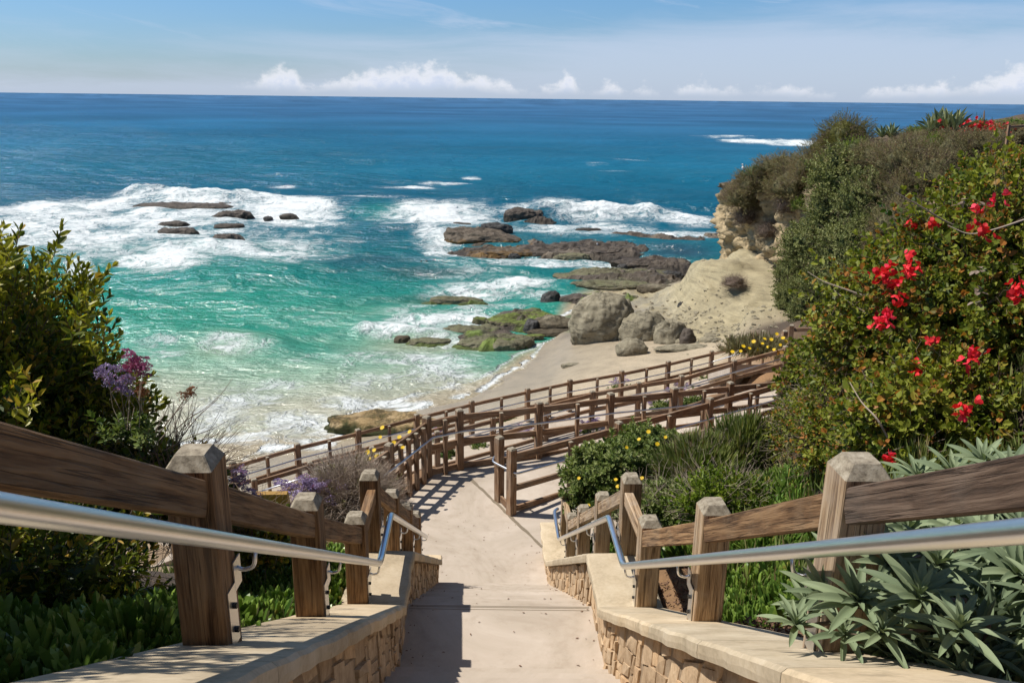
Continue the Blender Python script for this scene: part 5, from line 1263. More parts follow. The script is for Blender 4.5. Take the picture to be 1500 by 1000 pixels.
# ---- bougainvillea hillside on the right
def blob_at(px, py, Y, rpx, rpy):
    p = atY(px, py, Y); Zc = (p - Vector((0, 0, CAMZ))).dot(Fv); return p, rpx / FPX * Zc, rpy / FPX * Zc
for i, (px, py, Y, rx, ry, lab, n) in enumerate((
        (1475, 440, 8.6, 160, 165, 'tall bougainvillea with the pink-red bracts, rightmost, above the dark rail', 2700),
        (1360, 500, 9.3, 125, 150, 'bougainvillea in the middle of the hillside carrying the biggest red bract clusters', 2300),
        (1290, 562, 10.3, 88, 115, 'bougainvillea with arching bare twigs left of the biggest red clusters', 2000),
        (1218, 632, 11.2, 74, 78, 'reddish-leaved bushy shrub directly above the ice plant slope', 1800),
        (1400, 640, 7.6, 150, 110, 'green and rust-leaved bougainvillea right behind the tall right post', 2200),
        (1492, 300, 12.5, 95, 60, 'bougainvillea at the top right edge of the hillside below the red patch', 1700),
        (1192, 560, 13.0, 32, 34, 'small leafy shrub overhanging the ends of the ramp fences', 700),
        (1265, 655, 8.8, 95, 70, 'low yellow-green shrub between the ice plant and the tall right post', 1100))):
    p, a, c = blob_at(px, py, Y, rx, ry)
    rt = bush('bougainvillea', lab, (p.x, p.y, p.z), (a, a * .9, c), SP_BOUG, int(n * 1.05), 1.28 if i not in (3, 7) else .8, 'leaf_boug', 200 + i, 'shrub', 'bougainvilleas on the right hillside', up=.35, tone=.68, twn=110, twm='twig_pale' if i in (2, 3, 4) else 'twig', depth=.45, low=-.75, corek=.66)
    if i == 1: BG1 = rt
    if i == 0: BG0 = rt
    if i == 2: BG2 = rt
    if i == 4: BG4 = rt
def bract_cluster(parent, px, py, Y, k, seed, spread=.07):
    rng = np.random.default_rng(seed); p = atY(px, py, Y); t = Tpl()
    for i in range(k):
        c = rng.normal(0, spread, 3) * [1, .6, .8]
        ax = nrm(rng.normal(size=3) + [0, -.8, .5])
        for q in range(3):
            th = q * 2.09; u = nrm(np.cross(ax, [.1, .3, .9])); v = np.cross(ax, u); d = nrm(u * math.cos(th) + v * math.sin(th) + ax * .55); t.leaf2(c, d, ax, .052, .046, .2, .1)
    t = t.done(); r = scatter([t], np.array([[p.x, p.y, p.z]]), np.array([[0, 0, 1.]]), np.ones(1), rng, .5); return tag(mesh_sc('bract_cluster', r, [M['petal_red']], parent), kind='stuff')
for j, (rt, px, py, Y, k, sp) in enumerate(((BG2, 1302, 402, 8.7, 16, .07), (BG2, 1310, 418, 8.7, 8, .05), (BG1, 1333, 393, 8.2, 12, .05), (BG1, 1298, 466, 8.5, 13, .06), (BG2, 1282, 476, 8.9, 4, .04), (BG1, 1318, 440, 8.4, 5, .04), (BG1, 1350, 545, 7.9, 8, .05), (BG1, 1428, 519, 7.5, 9, .05), (BG4, 1412, 598, 6.6, 8, .045), (BG0, 1485, 424, 7.0, 8, .05), (BG0, 1442, 342, 7.6, 6, .04), (BG0, 1432, 306, 8.2, 4, .035), (BG0, 1464, 297, 8.2, 4, .05), (BG1, 1340, 329, 9.4, 4, .04), (BG1, 1370, 332, 9.0, 4, .04), (BG0, 1498, 415, 7.0, 5, .04), (BG1, 1332, 375, 8.6, 5, .045), (BG4, 1302, 670, 6.8, 5, .03), (BG2, 1286, 455, 9.2, 4, .03), (BG1, 1362, 498, 7.9, 3, .03))):
    bract_cluster(rt, px, py, Y - .35, int(k * 1.7), 300 + j, sp * 1.15)
# faded bracts
def faded(parent, px, py, Y, seed):
    rng = np.random.default_rng(seed); p = atY(px, py, Y); t = Tpl()
    for q in range(5): t.leaf2(rng.normal(0, .02, 3), nrm(rng.normal(size=3)), [0, 0, 1], .06, .045, .3, .3)
    return mesh_sc('dry_leaf_cluster', scatter([t.done()], np.array([[p.x, p.y, p.z]]), np.array([[0, 0, 1.]]), np.ones(1), rng, .6), [M['leaf_dry']], parent)
for j, (px, py) in enumerate(((1433, 395), (1436, 425), (1430, 445), (1405, 298), (1438, 303))): faded(BG0, px, py, 6.9, 40 + j)
def branch(parent, pts, r, m='twig_pale', name='branch'):
    P = [atY(*p) for p in pts]; Pn = smooth_path(P, .4, 4)
    rr = [r * (1 - .6 * i / len(Pn)) for i in range(len(Pn))]; V, F = tube_np(Pn, rr, 5)
    me = mesh_np(name, V, [F]); return link(name, me, parent, [M[m]])
branch(BG1, [(1420, 340, 8.6), (1385, 325, 8.5), (1345, 300, 8.4), (1312, 282, 8.4)], .012)
branch(BG2, [(1262, 432, 9.0), (1228, 420, 9.1), (1205, 412, 9.2), (1183, 398, 9.3)], .010)
branch(BG2, [(1300, 470, 9.0), (1262, 455, 9.2), (1240, 440, 9.2), (1222, 425, 9.4)], .008)
branch(BG0, [(1500, 322, 7.6), (1462, 335, 7.6), (1420, 345, 7.7), (1388, 330, 7.8)], .010)
branch(BG4, [(1300, 640, 6.9), (1285, 612, 6.9), (1262, 590, 7.1), (1245, 560, 7.3)], .010)

# ---- dense bush at the left edge and an unseen one placed to shade the near end of the railing
bush('evergreen_bush', 'dense glossy bush with yellow-green tips at the left edge in front of the sea', (-4.45, 5.9, 11.36), (1.24, 1.3, 1.52), SP_LEFT, 5000, 1.15, 'leaf_left', 3, up=.9, tone=.55, twn=50, depth=.4, low=-.8, corek=.68)
bush('evergreen_bush', 'tall unseen bush placed to shade the near left rail', (-3.15, 1.85, 13.2), (.95, 1.9, 1.9), SP_LEFT, 3000, 1.1, 'leaf_left', 5, up=.7, tone=.42, twn=30, depth=.4, low=-.8, corek=.68)
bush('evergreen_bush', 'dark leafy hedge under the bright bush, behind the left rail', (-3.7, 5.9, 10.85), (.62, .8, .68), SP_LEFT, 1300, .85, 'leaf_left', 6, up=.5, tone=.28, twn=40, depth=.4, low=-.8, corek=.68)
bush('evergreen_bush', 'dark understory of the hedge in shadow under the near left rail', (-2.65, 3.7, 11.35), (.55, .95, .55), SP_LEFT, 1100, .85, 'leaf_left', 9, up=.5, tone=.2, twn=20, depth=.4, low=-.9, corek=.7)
bush('ivy_bush', 'small broad-leaved bush with bare twigs behind the left post', (-2.95, 6.3, 10.75), (.42, .5, .42), SP_IVY, 520, 1.0, 'leaf_left', 7, up=.4, tone=.42, twn=60, tscl=1.4, depth=.5, low=-.6, corek=.55)
# twigs rising against the water
hd = empty('wiry_shoots', (-2.4, 5.2, 11.3)); tag(hd, 'bare wiry shoots standing against the water beside the left post', 'twigs')
for k, (px, py, dx, dy) in enumerate(((230, 640, 60, -75), (245, 640, 75, -60), (235, 650, 45, -90), (250, 660, 70, -25), (222, 650, 30, -70), (255, 655, 85, -100), (240, 660, 95, -45))):
    branch(hd, [(px, py, 5.6), (px + dx * .4, py + dy * .45, 5.6), (px + dx * .75, py + dy * .7, 5.7), (px + dx, py + dy, 5.7)], .004, 'twig', 'shoot')
# yellow-green shoots sticking out of the bush
bs = empty('leafy_shoots', (-2.2, 4.6, 12)); tag(bs, 'leafy shoots reaching out of the right side of the left bush', 'shoots')
rs = np.random.default_rng(8); PP = []; DD = []
for px, py in ((150, 465), (140, 500), (112, 462), (60, 352), (48, 370), (18, 350), (92, 388), (100, 470), (150, 478), (125, 440), (52, 545), (30, 590), (15, 560)):
    p = atY(px, py + 8, 4.5 if px > 70 else 4.2); PP.append([p.x, p.y, p.z]); DD.append([.25, -.1, 1])
tag(mesh_sc('foliage', scatter(SP_LEFT, np.array(PP) - [0, 0, .12], np.array(DD) + rs.normal(0, .25, (len(PP), 3)), np.full(len(PP), .95), rs, .8), [M['leaf_left'], M['twig']], bs), kind='stuff')

# ---- statice: stems, florets
def floret_head(n, R, seed):
    r = np.random.default_rng(seed); t = Tpl()
    for i in range(n):
        a = r.uniform(0, 6.28); q = R * math.sqrt(r.random()); p = [q * math.cos(a), q * math.sin(a), .35 * R * (1 - (q / R) ** 2) + r.normal(0, .004)]
        for k in range(2): t.leaf2(p, nrm(r.normal(size=3) + [0, 0, 1]), [1, 0, 0], .014, .012, .2, .0)
    return t.done()
FH = [floret_head(44, .06, s) for s in range(3)]
def statice(label, base, heads, hm='petal_purple', leaf=True, seed=0, scale=1.0, cat='flowering plant', group='sea lavender plants', L=1.0):
    rng = np.random.default_rng(seed + 700); root = empty('sea_lavender', tuple(base)); tag(root, label, cat, group)
    t = Tpl(); HP_ = []
    for (x, y, z) in heads:
        b0 = np.array([base[0] + rng.normal(0, .05), base[1] + rng.normal(0, .05), base[2]]); e = np.array([x, y, z]); md = (b0 + e) / 2 + rng.normal(0, .03, 3)
        t.stem(b0, md, .004 * scale, 0); t.stem(md, e, .0035 * scale, 0); 
        for q in range(3): ee = e + rng.normal(0, .035 * scale, 3); t.stem(md + (e - md) * .6, ee, .002 * scale, 0); HP_.append(ee)
        HP_.append(e)
    tt = t.done(); me = mesh_np('stems', tt.V, [tt.F4]); link('stems', me, root, [M['twig_pale']])
    HPa = np.array(HP_); o = mesh_sc('flower_heads', scatter(FH, HPa, rng.normal(0, .25, HPa.shape) + [0, 0, 1], np.full(len(HPa), scale), rng, .5), [M[hm]], root); tag(o, kind='stuff')
    if leaf:
        n = 26; P = np.array(base) + rng.normal(0, .10 * L, (n, 3)) * [1, 1, .3]; o = mesh_sc('foliage', scatter(SP_DAISY, P, rng.normal(0, .5, (n, 3)) + [0, 0, 1], np.full(n, .9 * scale), rng, .45), [M['leaf_daisy'], M['twig']], root); tag(o, kind='stuff')
    return root
def heads_px(lst, Y): return [tuple(atY(px, py, Y)) for px, py in lst]
b = atY(195, 640, 4.9)
statice('tall sea lavender with violet and magenta heads leaning out over the water', tuple(b), heads_px(((148, 545), (168, 540), (188, 556), (160, 562), (180, 572)), 4.9), seed=1, scale=.75)
statice('sea lavender stems with magenta heads above the violet ones', tuple(atY(200, 640, 5.0)), heads_px(((192, 530), (203, 538), (210, 545), (200, 532), (208, 536)), 5.0), 'petal_magenta', seed=2, scale=.75, leaf=False)
for o in COL.objects:
    pass
statice('faded rust-brown flower head on a bare stalk right of the violet heads', tuple(atY(240, 650, 5.6)), heads_px(((278, 573), (272, 578)), 5.6), 'petal_rust', False, 3, .6)
statice('faded rust-brown flower heads just below the magenta ones', tuple(atY(200, 640, 5.5)), heads_px(((205, 570), (212, 575)), 5.5), 'petal_rust', False, 4, .6)
statice('purple flower spray squeezed between the near left post and the tan sign', tuple(atY(360, 760, 6.6)), heads_px(((345, 690), (352, 700), (360, 712), (358, 695), (365, 720), (342, 705), (370, 728)), 6.6), seed=5, scale=.75)
# ---- small plants on the banks
bank = [('purple', 430, 722, 'lilac sea lavender mound left of the tan sign post gap, near the left railing'), ('purple', 455, 730, 'lilac sea lavender mound behind the second left post'), ('purple', 490, 712, 'pale lilac mound in the dry brush left of the stairs'), ('purple', 515, 725, 'lilac mound beside the bleached twigs left of the stairs'),
        ('purple', 640, 640, 'tiny purple plant beyond the corner of the landing fence'), ('purple', 765, 640, 'purple flowered plant on the bare orange bank, leftmost'), ('purple', 860, 632, 'purple flowered plant on the bank behind the upper ramp fence'), ('purple', 945, 590, 'violet plant between the upper and middle ramps'), ('purple', 905, 562, 'small violet plant below the middle ramp fence'),
        ('purple', 975, 590, 'pink-violet plant beside the upper ramp near its middle'), ('purple', 1005, 572, 'lilac plant under the middle ramp rail'), ('purple', 1060, 560, 'violet plant near the right end of the upper ramp'), ('purple', 1035, 550, 'small lilac plant under the middle ramp fence at the right'),
        ('green', 650, 665, 'low grey-green plant inside the landing fence corner'), ('green', 696, 655, 'small green rosette plant on the orange bank beside a post'), ('green', 790, 640, 'green tuft at the foot of the orange bank'), ('green', 735, 610, 'round green plant by the beach path'), ('green', 970, 600, 'dark green plant between the ramps'), ('green', 830, 600, 'green plant under the middle ramp'), ('green', 1010, 592, 'green tuft near the right end of the orange bank')]
for i, (k, px, py, lab) in enumerate(bank):
    p, z = surf(px, py, 6)
    if p is None: continue
    if k == 'purple':
        rng = np.random.default_rng(i); s = 1.3
        hs = [(p.x + rng.normal(0, .22), p.y + rng.normal(0, .18), p.z + rng.uniform(.25, .45)) for _ in range(9)]
        statice(lab, (p.x, p.y, p.z), hs, seed=20 + i, scale=s, L=2.2)
    else: bush('low_plant', lab, (p.x, p.y, p.z + .08), (.34, .30, .26), SP_DAISY, 90, 1.1, 'leaf_daisy', 30 + i, cat='plant', twn=0, tone=.45)
bush('dry_brush', 'bleached twiggy brush left of the stairs in front of the lower fences', tuple(surf(520, 745, 8)[0] + Vector((0, 0, .1))), (.75, .8, .55), SP_SCRUB, 150, .8, 'leaf_scrub', 51, twm='twig_pale', twn=420, tscl=1.3, corek=.3)
bush('dry_brush', 'dark green brush at the foot of the bleached twigs by the left railing', tuple(surf(520, 775, 8)[0] + Vector((-.1, 0, .0))), (.45, .5, .38), SP_IVY, 260, .9, 'leaf_left', 52, twn=40, tone=.35)
bush('dry_brush', 'pale straw brush filling the bank left of the stairs', tuple(surf(440, 765, 8)[0] + Vector((0, 0, .0))), (.8, .8, .4), SP_SCRUB, 260, .8, 'leaf_scrub', 53, twm='twig_pale', twn=200, tscl=1.0, corek=.5, tone=.6)

# ---- yellow daisies
def bb(px, py, Y, rx, ry):
    p, a, c = blob_at(px, py, Y, rx, ry); return (p.x, p.y, p.z), (a, a * .9, c)
def daisy_mesh():
    t = Tpl()
    for k in range(9): th = k * .698; t.leaf2([0, 0, 0], [math.cos(th), math.sin(th), .15], [0, 0, 1], .030, .015, .0, .1)
    t = t.done(); me = mesh_np('daisy', t.V, [t.F4], mat=np.zeros(len(t.F4)), col=np.tile([.5, .5, 0], (len(t.V), 1))); me.materials.append(M['petal_yellow']); return me
DM = daisy_mesh()
def daisies(parent, pts, s=1.0, seed=0):
    rng = random.Random(seed)
    for (px, py, Y) in pts:
        p = atY(px, py, Y); o = link('flower', DM, parent); 
        d = Vector((rng.uniform(-.6, .2), rng.uniform(-1.2, -.4), 1)).normalized(); q = d.to_track_quat('Z', 'Y').to_matrix().to_4x4()
        o.matrix_basis = Matrix.Translation(p) @ q @ Matrix.Scale(s * rng.uniform(.85, 1.15), 4)
b1 = bush('daisy_bush', 'leafy bush with yellow daisies beside the lower landing, right of the stairs', *bb(893, 704, 13.0, 62, 58), SP_DAISY, 1150, 1.15, 'leaf_daisy', 61, tone=.62, up=.6, twn=0, low=-.6, corek=.75)
b2 = bush('daisy_bush', 'upper right part of the yellow daisy bush against the upper ramp fence', *bb(950, 668, 13.8, 62, 44), SP_DAISY, 950, 1.1, 'leaf_daisy', 62, tone=.6, up=.6, twn=0, low=-.6, corek=.75)
daisies(b1, [(905, 712, 12.2), (862, 740, 12.2), (880, 728, 12.3), (936, 643, 12.9), (970, 668, 12.8), (963, 650, 12.9), (918, 655, 12.7), (902, 702, 12.2), (848, 700, 12.3)], 1.25, 1)
daisies(b2, [(995, 689, 11.5), (989, 684, 11.5), (999, 692, 11.5), (1000, 660, 12.6), (950, 632, 13.2), (985, 660, 12.6), (975, 640, 13.1), (1068, 714, 10.5), (940, 700, 12.0)], 1.35, 2)
bush('grass_clump', 'tall grassy clump right of the daisy bush below the upper ramp fence', *bb(1028, 690, 11.6, 55, 42), TUFT, 900, 1.6, 'grass', 65, up=1.3, twn=60, twm='twig_pale', tone=.55, low=-.6)
bush('grass_clump', 'grassy clump with pale stems under the reddish shrub', *bb(1095, 665, 12.0, 50, 45), TUFT, 800, 1.6, 'grass', 66, up=1.3, twn=80, twm='twig_pale', tone=.6, low=-.6)
bush('low_shrub', 'low light green shrub between the daisy bush and the right stair railing', *bb(975, 742, 10.4, 55, 30), SP_DAISY, 620, 1.0, 'leaf_daisy', 67, tone=.7, up=.7, twn=40, twm='twig_pale', low=-.6)
bush('low_shrub', 'low yellowish shrub on the right bank above the stair railing', *bb(1060, 740, 9.2, 60, 30), SP_SMALL, 620, .8, 'leaf_bright', 68, tone=.5, up=.7, twn=60, twm='twig_pale', low=-.6)
for i_, (px_, py_, lab_) in enumerate(((425, 722, 'lilac flower mound just right of the tan sign'), (462, 712, 'lilac flower mound between the tan sign and the bleached brush'), (500, 722, 'pale violet flower mound inside the bleached brush left of the stairs'), (470, 740, 'lilac flower mound above the second left post'))):
    c_ = atY(px_, py_, 10.2 + .3 * i_); rg_ = np.random.default_rng(i_ + 900)
    statice(lab_, (c_.x, c_.y, c_.z - .45), [(c_.x + rg_.normal(0, .17), c_.y + rg_.normal(0, .2), c_.z + rg_.uniform(-.12, .1)) for _ in range(13)], seed=60 + i_, scale=1.15, L=2.0)
bush('dry_brush', 'silvery bare brush behind the flower mounds left of the stairs', *bb(515, 735, 10.8, 48, 42), SP_SCRUB, 120, .8, 'leaf_scrub', 54, twm='twig_pale', twn=520, tscl=1.2, corek=.25)
bush('low_shrub', 'low dark broad-leaved shrub just behind the gap between the two nearest left posts', *bb(372, 782, 6.9, 62, 30), SP_IVY, 700, .95, 'leaf_left', 69, tone=.42, up=.6, twn=40, twm='twig', low=-.6)
p, z = surf(575, 690, 8)
b3 = bush('daisy_bush', 'thin yellow-flowered bush outside the close-set fence on the left of the landing', (-3.1, 16.0, 5.6), (.8, .8, .95), TUFT, 420, 1.5, 'leaf_scrub', 63, twn=80, tone=.7, corek=.2, twm='twig_pale')
daisies(b3, [(548, 659, 14.8), (557, 640, 15), (567, 655, 15), (541, 672, 14.7), (577, 648, 15.2), (560, 626, 15.5), (585, 640, 15.3), (600, 632, 15.6), (539, 662, 15), (552, 668, 14.8), (590, 655, 15)], 1.7, 3)
p, z = surf(1125, 512, 8)
b4 = bush('daisy_bush', 'yellow-flowered low bush on the bank below the tall corner post', tuple(atY(1118, 510, 25.5)), (1.25, .8, .30), TUFT, 460, 1.5, 'leaf_scrub', 64, twn=0, tone=.6, corek=.6)
rr_ = random.Random(4); daisies(b4, [(rr_.uniform(1070, 1160), 0, 24.6) for _ in range(0)] + [(px, py, 24.8) for px, py in ((1073, 515), (1089, 507), (1104, 500), (1117, 503), (1130, 497), (1138, 489), (1147, 495), (1125, 508), (1143, 505), (1110, 512), (1098, 510), (1151, 500), (1134, 512), (1120, 496), (1085, 514))], 2.3, 5)

# ---- ground covers
def cover(name, label, tp, region, n, scl, mats, seed, tone=.5, z=.0, up=2.0, mask=None, instv=.22):
    rng = np.random.default_rng(seed); x = rng.uniform(region[0], region[1], n); y = rng.uniform(region[2], region[3], n)
    if mask is not None: k = mask(x, y); x, y = x[k], y[k]
    zz = terr(x, y) + z; P = np.stack([x, y, zz], -1)
    h = .12 * (fbm(P * 1.8, 3, seed) - .35); P[:, 2] += h
    D = nrm(rng.normal(0, .35, P.shape) + [0, 0, up * .6]); r = scatter(tp, P, D, scl * rng.uniform(.7, 1.2, len(P)), rng, tone + (fbm(P * 1.3, 2, seed + 1) - .5) * .5, instv=instv)
    return tag(mesh_sc(name, r, mats), kind='stuff')
cover('ice_plant', '', ICE, (-3.0, -1.25, 2.2, 8.6), 4200, 1.5, [M['leaf_ice']], 71, .6, .07, mask=lambda x, y: x < mid(y) - 1.38)
cover('ice_plant', '', ICE, (1.3, 4.6, 4.6, 13.2), 3800, 1.6, [M['leaf_ice']], 72, .48, .06, mask=lambda x, y: (x > mid(y) + 1.55 + .35 * (y < 7.2)) & (x < 1.9 + (y - 4) * .32))
cover('grass', '', TUFT, (1.8, 5.2, 6.0, 14.0), 2300, 1.2, [M['grass']], 73, .55, .02, mask=lambda x, y: (x > mid(y) + 1.9) & (x > 1.4 + (y - 6) * .12))
cover('grass', '', TUFT, (-6.5, -1.6, 8.5, 17.5), 1500, 1.2, [M['grass']], 74, .6, .0, mask=lambda x, y: ((x < mid(y) - 1.6) & (y < 12)) | (x < -2.8))
cover('leaf_litter', '', [sprig(3, .02, .045, .02, 99, 1.5, 0)], (1.3, 2.6, 2.6, 8.0), 2600, .9, [M['mulch'], M['mulch']], 75, .5, .0, up=.3, mask=lambda x, y: x > mid(y) + 1.44)
cover('scrub_growth', '', SP_SCRUB, (3.5, 16, 9, 24), 4200, 1.2, [M['leaf_scrub'], M['twig']], 77, .45, .05, mask=lambda x, y: (x > 2.6 + np.clip(y - 9, 0, 20) * .62))

# ---- headland vegetation
def proto(seed, tp, leafm, n, scl, **k):
    return dict(seed=seed, tp=tp, leafm=leafm, n=n, scl=scl, k=k)
PROTO = {}
def head_bush(kind, px, py, rx, ry, label, Yo=0.0):
    p, Zc = surf(px, py + ry * .2, 6)
    if p is None: return
    a = rx / FPX * Zc; c = ry / FPX * Zc; name, leafm, tp, n, scl, tone = {'green': ('cliff_shrub', 'leaf_cliff', SP_SMALL, 850, 1.75, .72), 'scrub': ('cliff_scrub', 'leaf_scrub', SP_SCRUB, 800, 1.5, .62), 'dry': ('dry_scrub', 'leaf_dry', SP_SCRUB, 700, 1.15, .5), 'bright': ('bright_vine', 'leaf_bright', SP_IVY, 420, 1.9, .6), 'willow': ('olive_bush', 'leaf_willow', SP_SCRUB, 900, 1.3, .55)}[kind]
    loc = Vector((0, 0, CAMZ)) + pix(px, py) * (Zc - min(a, c) * .2)
    v = random.randrange(3); key = (kind, v)
    if key not in PROTO:
        r = bush(name, label, (0, 0, 0), (1.6, 1.6, 1.5), tp, n, scl, leafm, 400 + len(PROTO), group='shrubs on the headland', twn=70 if kind != 'green' else 20, tscl=2.2, tone=tone, low=-.7, twm='twig_pale' if kind == 'dry' else 'twig', up=.5); PROTO[key] = r
    else: r = copy_tree(PROTO[key])
    r.location = loc; r.rotation_euler = (0, 0, random.uniform(0, 6.28)); r.scale = (a / 1.6, a / 1.6, c / 1.5); tag(r, label); return r
HB = [('green', 1240, 262, 50, 40, 'dark green shrub at the top of the cascade of shrubs down the headland'), ('green', 1272, 300, 42, 42, 'dark green shrub second from the top of the headland cascade, right side'), ('green', 1228, 318, 45, 38, 'dark green shrub second from the top of the headland cascade, left side'), ('green', 1250, 365, 48, 42, 'dark green shrub in the shaded middle of the headland cascade'), ('green', 1192, 362, 42, 34, 'sunlit green shrub bulging left in the middle of the headland cascade'),
      ('green', 1168, 402, 30, 30, 'green shrub against the sandstone at the left of the headland cascade'), ('green', 1222, 412, 46, 38, 'dark green shrub in the lower middle of the headland cascade'), ('green', 1166, 440, 28, 32, 'lowest green shrub hanging above the tall corner post, left one'), ('green', 1196, 452, 32, 28, 'lowest green shrub hanging above the tall corner post, right one'), ('green', 1280, 350, 36, 40, 'green shrub at the right of the shaded middle of the cascade'), ('green', 1262, 420, 44, 40, 'dark shrub behind the bare arching twig'),
      ('willow', 1238, 203, 40, 30, 'olive-yellow bush on the skyline, tallest on the headland'), ('willow', 1212, 218, 28, 22, 'olive bush hugging the left foot of the tallest skyline bush'),
      ('scrub', 1112, 268, 34, 24, 'grey-brown scrub on the headland brow behind the pale agaves'), ('scrub', 1145, 244, 36, 18, 'brown-green scrub on the skyline right of the pale agaves'), ('scrub', 1160, 275, 32, 28, 'brown scrub on the headland brow above the overhang'), ('scrub', 1188, 246, 30, 26, 'olive-brown scrub left below the tallest skyline bush'), ('scrub', 1285, 232, 36, 24, 'brown-green scrub just right of the tallest skyline bush'),
      ('scrub', 1325, 240, 42, 34, 'wide brown scrub below the small agaves on the skyline'), ('scrub', 1318, 285, 44, 36, 'dark brown scrub in the middle of the headland slope'), ('scrub', 1368, 262, 42, 40, 'grey scrub above the bougainvillea on the headland slope'), ('scrub', 1350, 212, 40, 20, 'green-brown scrub on the skyline left of the agave row'), ('scrub', 1402, 226, 40, 32, 'feathery green scrub under the agave row'), ('scrub', 1440, 218, 40, 26, 'feathery scrub under the distant red bracts'), ('scrub', 1320, 330, 40, 36, 'brown scrub in shade above the arching twig'), ('scrub', 1480, 200, 40, 18, 'reddish-green scrub at the right end of the skyline'),
      ('scrub', 1090, 290, 26, 24, 'brown scrub hanging over the headland lip'), ('scrub', 1290, 390, 40, 40, 'brown scrub low on the shaded slope beside the cascade'),
      ('dry', 1092, 318, 18, 18, 'purplish dry scrub hanging on the overhanging face'), ('dry', 1068, 284, 10, 15, 'dry grey scrub at the seaward tip of the headland'), ('dry', 1126, 338, 20, 17, 'dark reddish dry scrub in the middle of the rock face'), ('dry', 1152, 302, 17, 18, 'mauve-grey dry scrub above the reddish one on the rock face'), ('dry', 1140, 268, 17, 14, 'grey dry scrub on the upper edge of the rock face'), ('dry', 1075, 414, 18, 11, 'lone dry purple-brown scrub on the smooth sandy slope'), ('dry', 1215, 240, 15, 12, 'mauve dry scrub between green bushes at the headland top'),
      ('bright', 1252, 226, 24, 24, 'bright green vine below the tallest skyline bush'), ('bright', 1240, 246, 18, 14, 'bright green vine tuft at the top of the cascade'), ('bright', 1372, 222, 26, 26, 'bright yellow-green vine under the agave row'), ('bright', 1348, 194, 26, 10, 'bright green growth on the skyline left of the agave row'), ('bright', 1382, 200, 24, 12, 'bright green growth at the foot of the agave row'), ('bright', 1490, 184, 26, 10, 'green mound at the far right end of the skyline'), ('bright', 1170, 300, 12, 12, 'small light green tuft above the mauve scrub'), ('bright', 1430, 262, 30, 26, 'light green leaves rising behind the bougainvillea top')]
for h in HB: head_bush(*h)
# agaves
def agave_mesh(seed):
    r = np.random.default_rng(seed); t = Tpl()
    for i in range(16):
        th = i * 2.4; el = .15 + .9 * (1 - i / 16) + r.normal(0, .06); d = nrm([math.cos(th) * math.sin(el), math.sin(th) * math.sin(el), math.cos(el)]); t.leaf2([d[0] * .05, d[1] * .05, 0], d, [0, 0, 1.01], r.uniform(.8, 1.05), .17, .35, .15)
    t = t.done(); cc = np.clip(r.normal(.5, .25, t.n), 0, 1)[np.maximum(t.lid, 0)]
    me = mesh_np('agave', t.V, [t.F4], mat=np.zeros(len(t.F4)), col=np.stack([cc, cc * 0, cc * 0], -1)); me.materials.append(M['agave']); return me
AG = [agave_mesh(s) for s in range(3)]
for i, (px, py, s, lab) in enumerate(((1362, 186, .95, 'first agave from the left in the row on the skyline'), (1374, 182, 1.15, 'second agave from the left in the row on the skyline'), (1386, 182, 1.15, 'third agave from the left in the row, upright on the skyline'), (1398, 184, 1.2, 'rightmost and tallest agave in the row on the skyline'),
                                     (1292, 194, .7, 'left one of two small agaves on the skyline right of the olive bush'), (1304, 194, .8, 'right one of two small agaves on the skyline right of the olive bush'), (1088, 258, .6, 'pale agave at the seaward end of the headland brow'), (1101, 252, .75, 'pale yellow agave in the middle of the brow group'), (1112, 250, .65, 'pale agave at the right of the brow group'), (1433, 180, .6, 'reddish spiky agave among the distant red bracts'))):
    p, Zc = surf(px, py + 12, 6)
    if p is None: p, Zc = surf(px, py + 26, 8)
    if p is None: continue
    q = Vector((0, 0, CAMZ)) + pix(px, py + 8) * (Zc - 1.2)
    o = link('agave', AG[i % 3], None); o.location = q; s2 = s * (22 / FPX * Zc) * 1.25; o.scale = (s2, s2, s2 * 1.05); o.rotation_euler = (random.uniform(-.15, .15), random.uniform(-.15, .15), random.uniform(0, 6)); tag(o, lab, 'agave', 'agaves on the headland')
# distant red bract patch and flower spike
p, Zc = surf(1432, 200, 8); q = Vector((0, 0, CAMZ)) + pix(1434, 188) * Zc
rp = np.random.default_rng(5); P = np.array(q) + rp.normal(size=(170, 3)) * [26 / FPX * Zc, .5, 5 / FPX * Zc]; t = Tpl(); [t.leaf2([0, 0, 0], nrm(rp.normal(size=3)), [0, 0, 1], .16, .13, .2, .1) for _ in range(4)]
rb = empty('bougainvillea', tuple(q)); tag(rb, 'distant patch of red bougainvillea on the skyline right of the agave row', 'shrub')
tag(mesh_sc('bracts', scatter([t.done()], P, rp.normal(size=P.shape), np.ones(len(P)), rp), [M['petal_red']], rb), kind='stuff')
tag(mesh_sc('foliage', scatter(SP_SCRUB, P - [0, 0, .15], rp.normal(0, .4, P.shape) + [0, 0, 1], np.ones(len(P)), rp, .4), [M['leaf_bright'], M['twig']], rb), kind='stuff')
q2 = Vector((0, 0, CAMZ)) + pix(1440, 190) * Zc; q3 = Vector((0, 0, CAMZ)) + pix(1442, 162) * Zc
V, F = tube_np([q2, (q2 + q3) / 2, q3], [.05, .06, .02], 6); o = link('flower_spike', mesh_np('flower_spike', V, [F]), None, [M['twig']]); tag(o, 'dark flower spike standing on the skyline by the distant red bracts', 'flower spike')
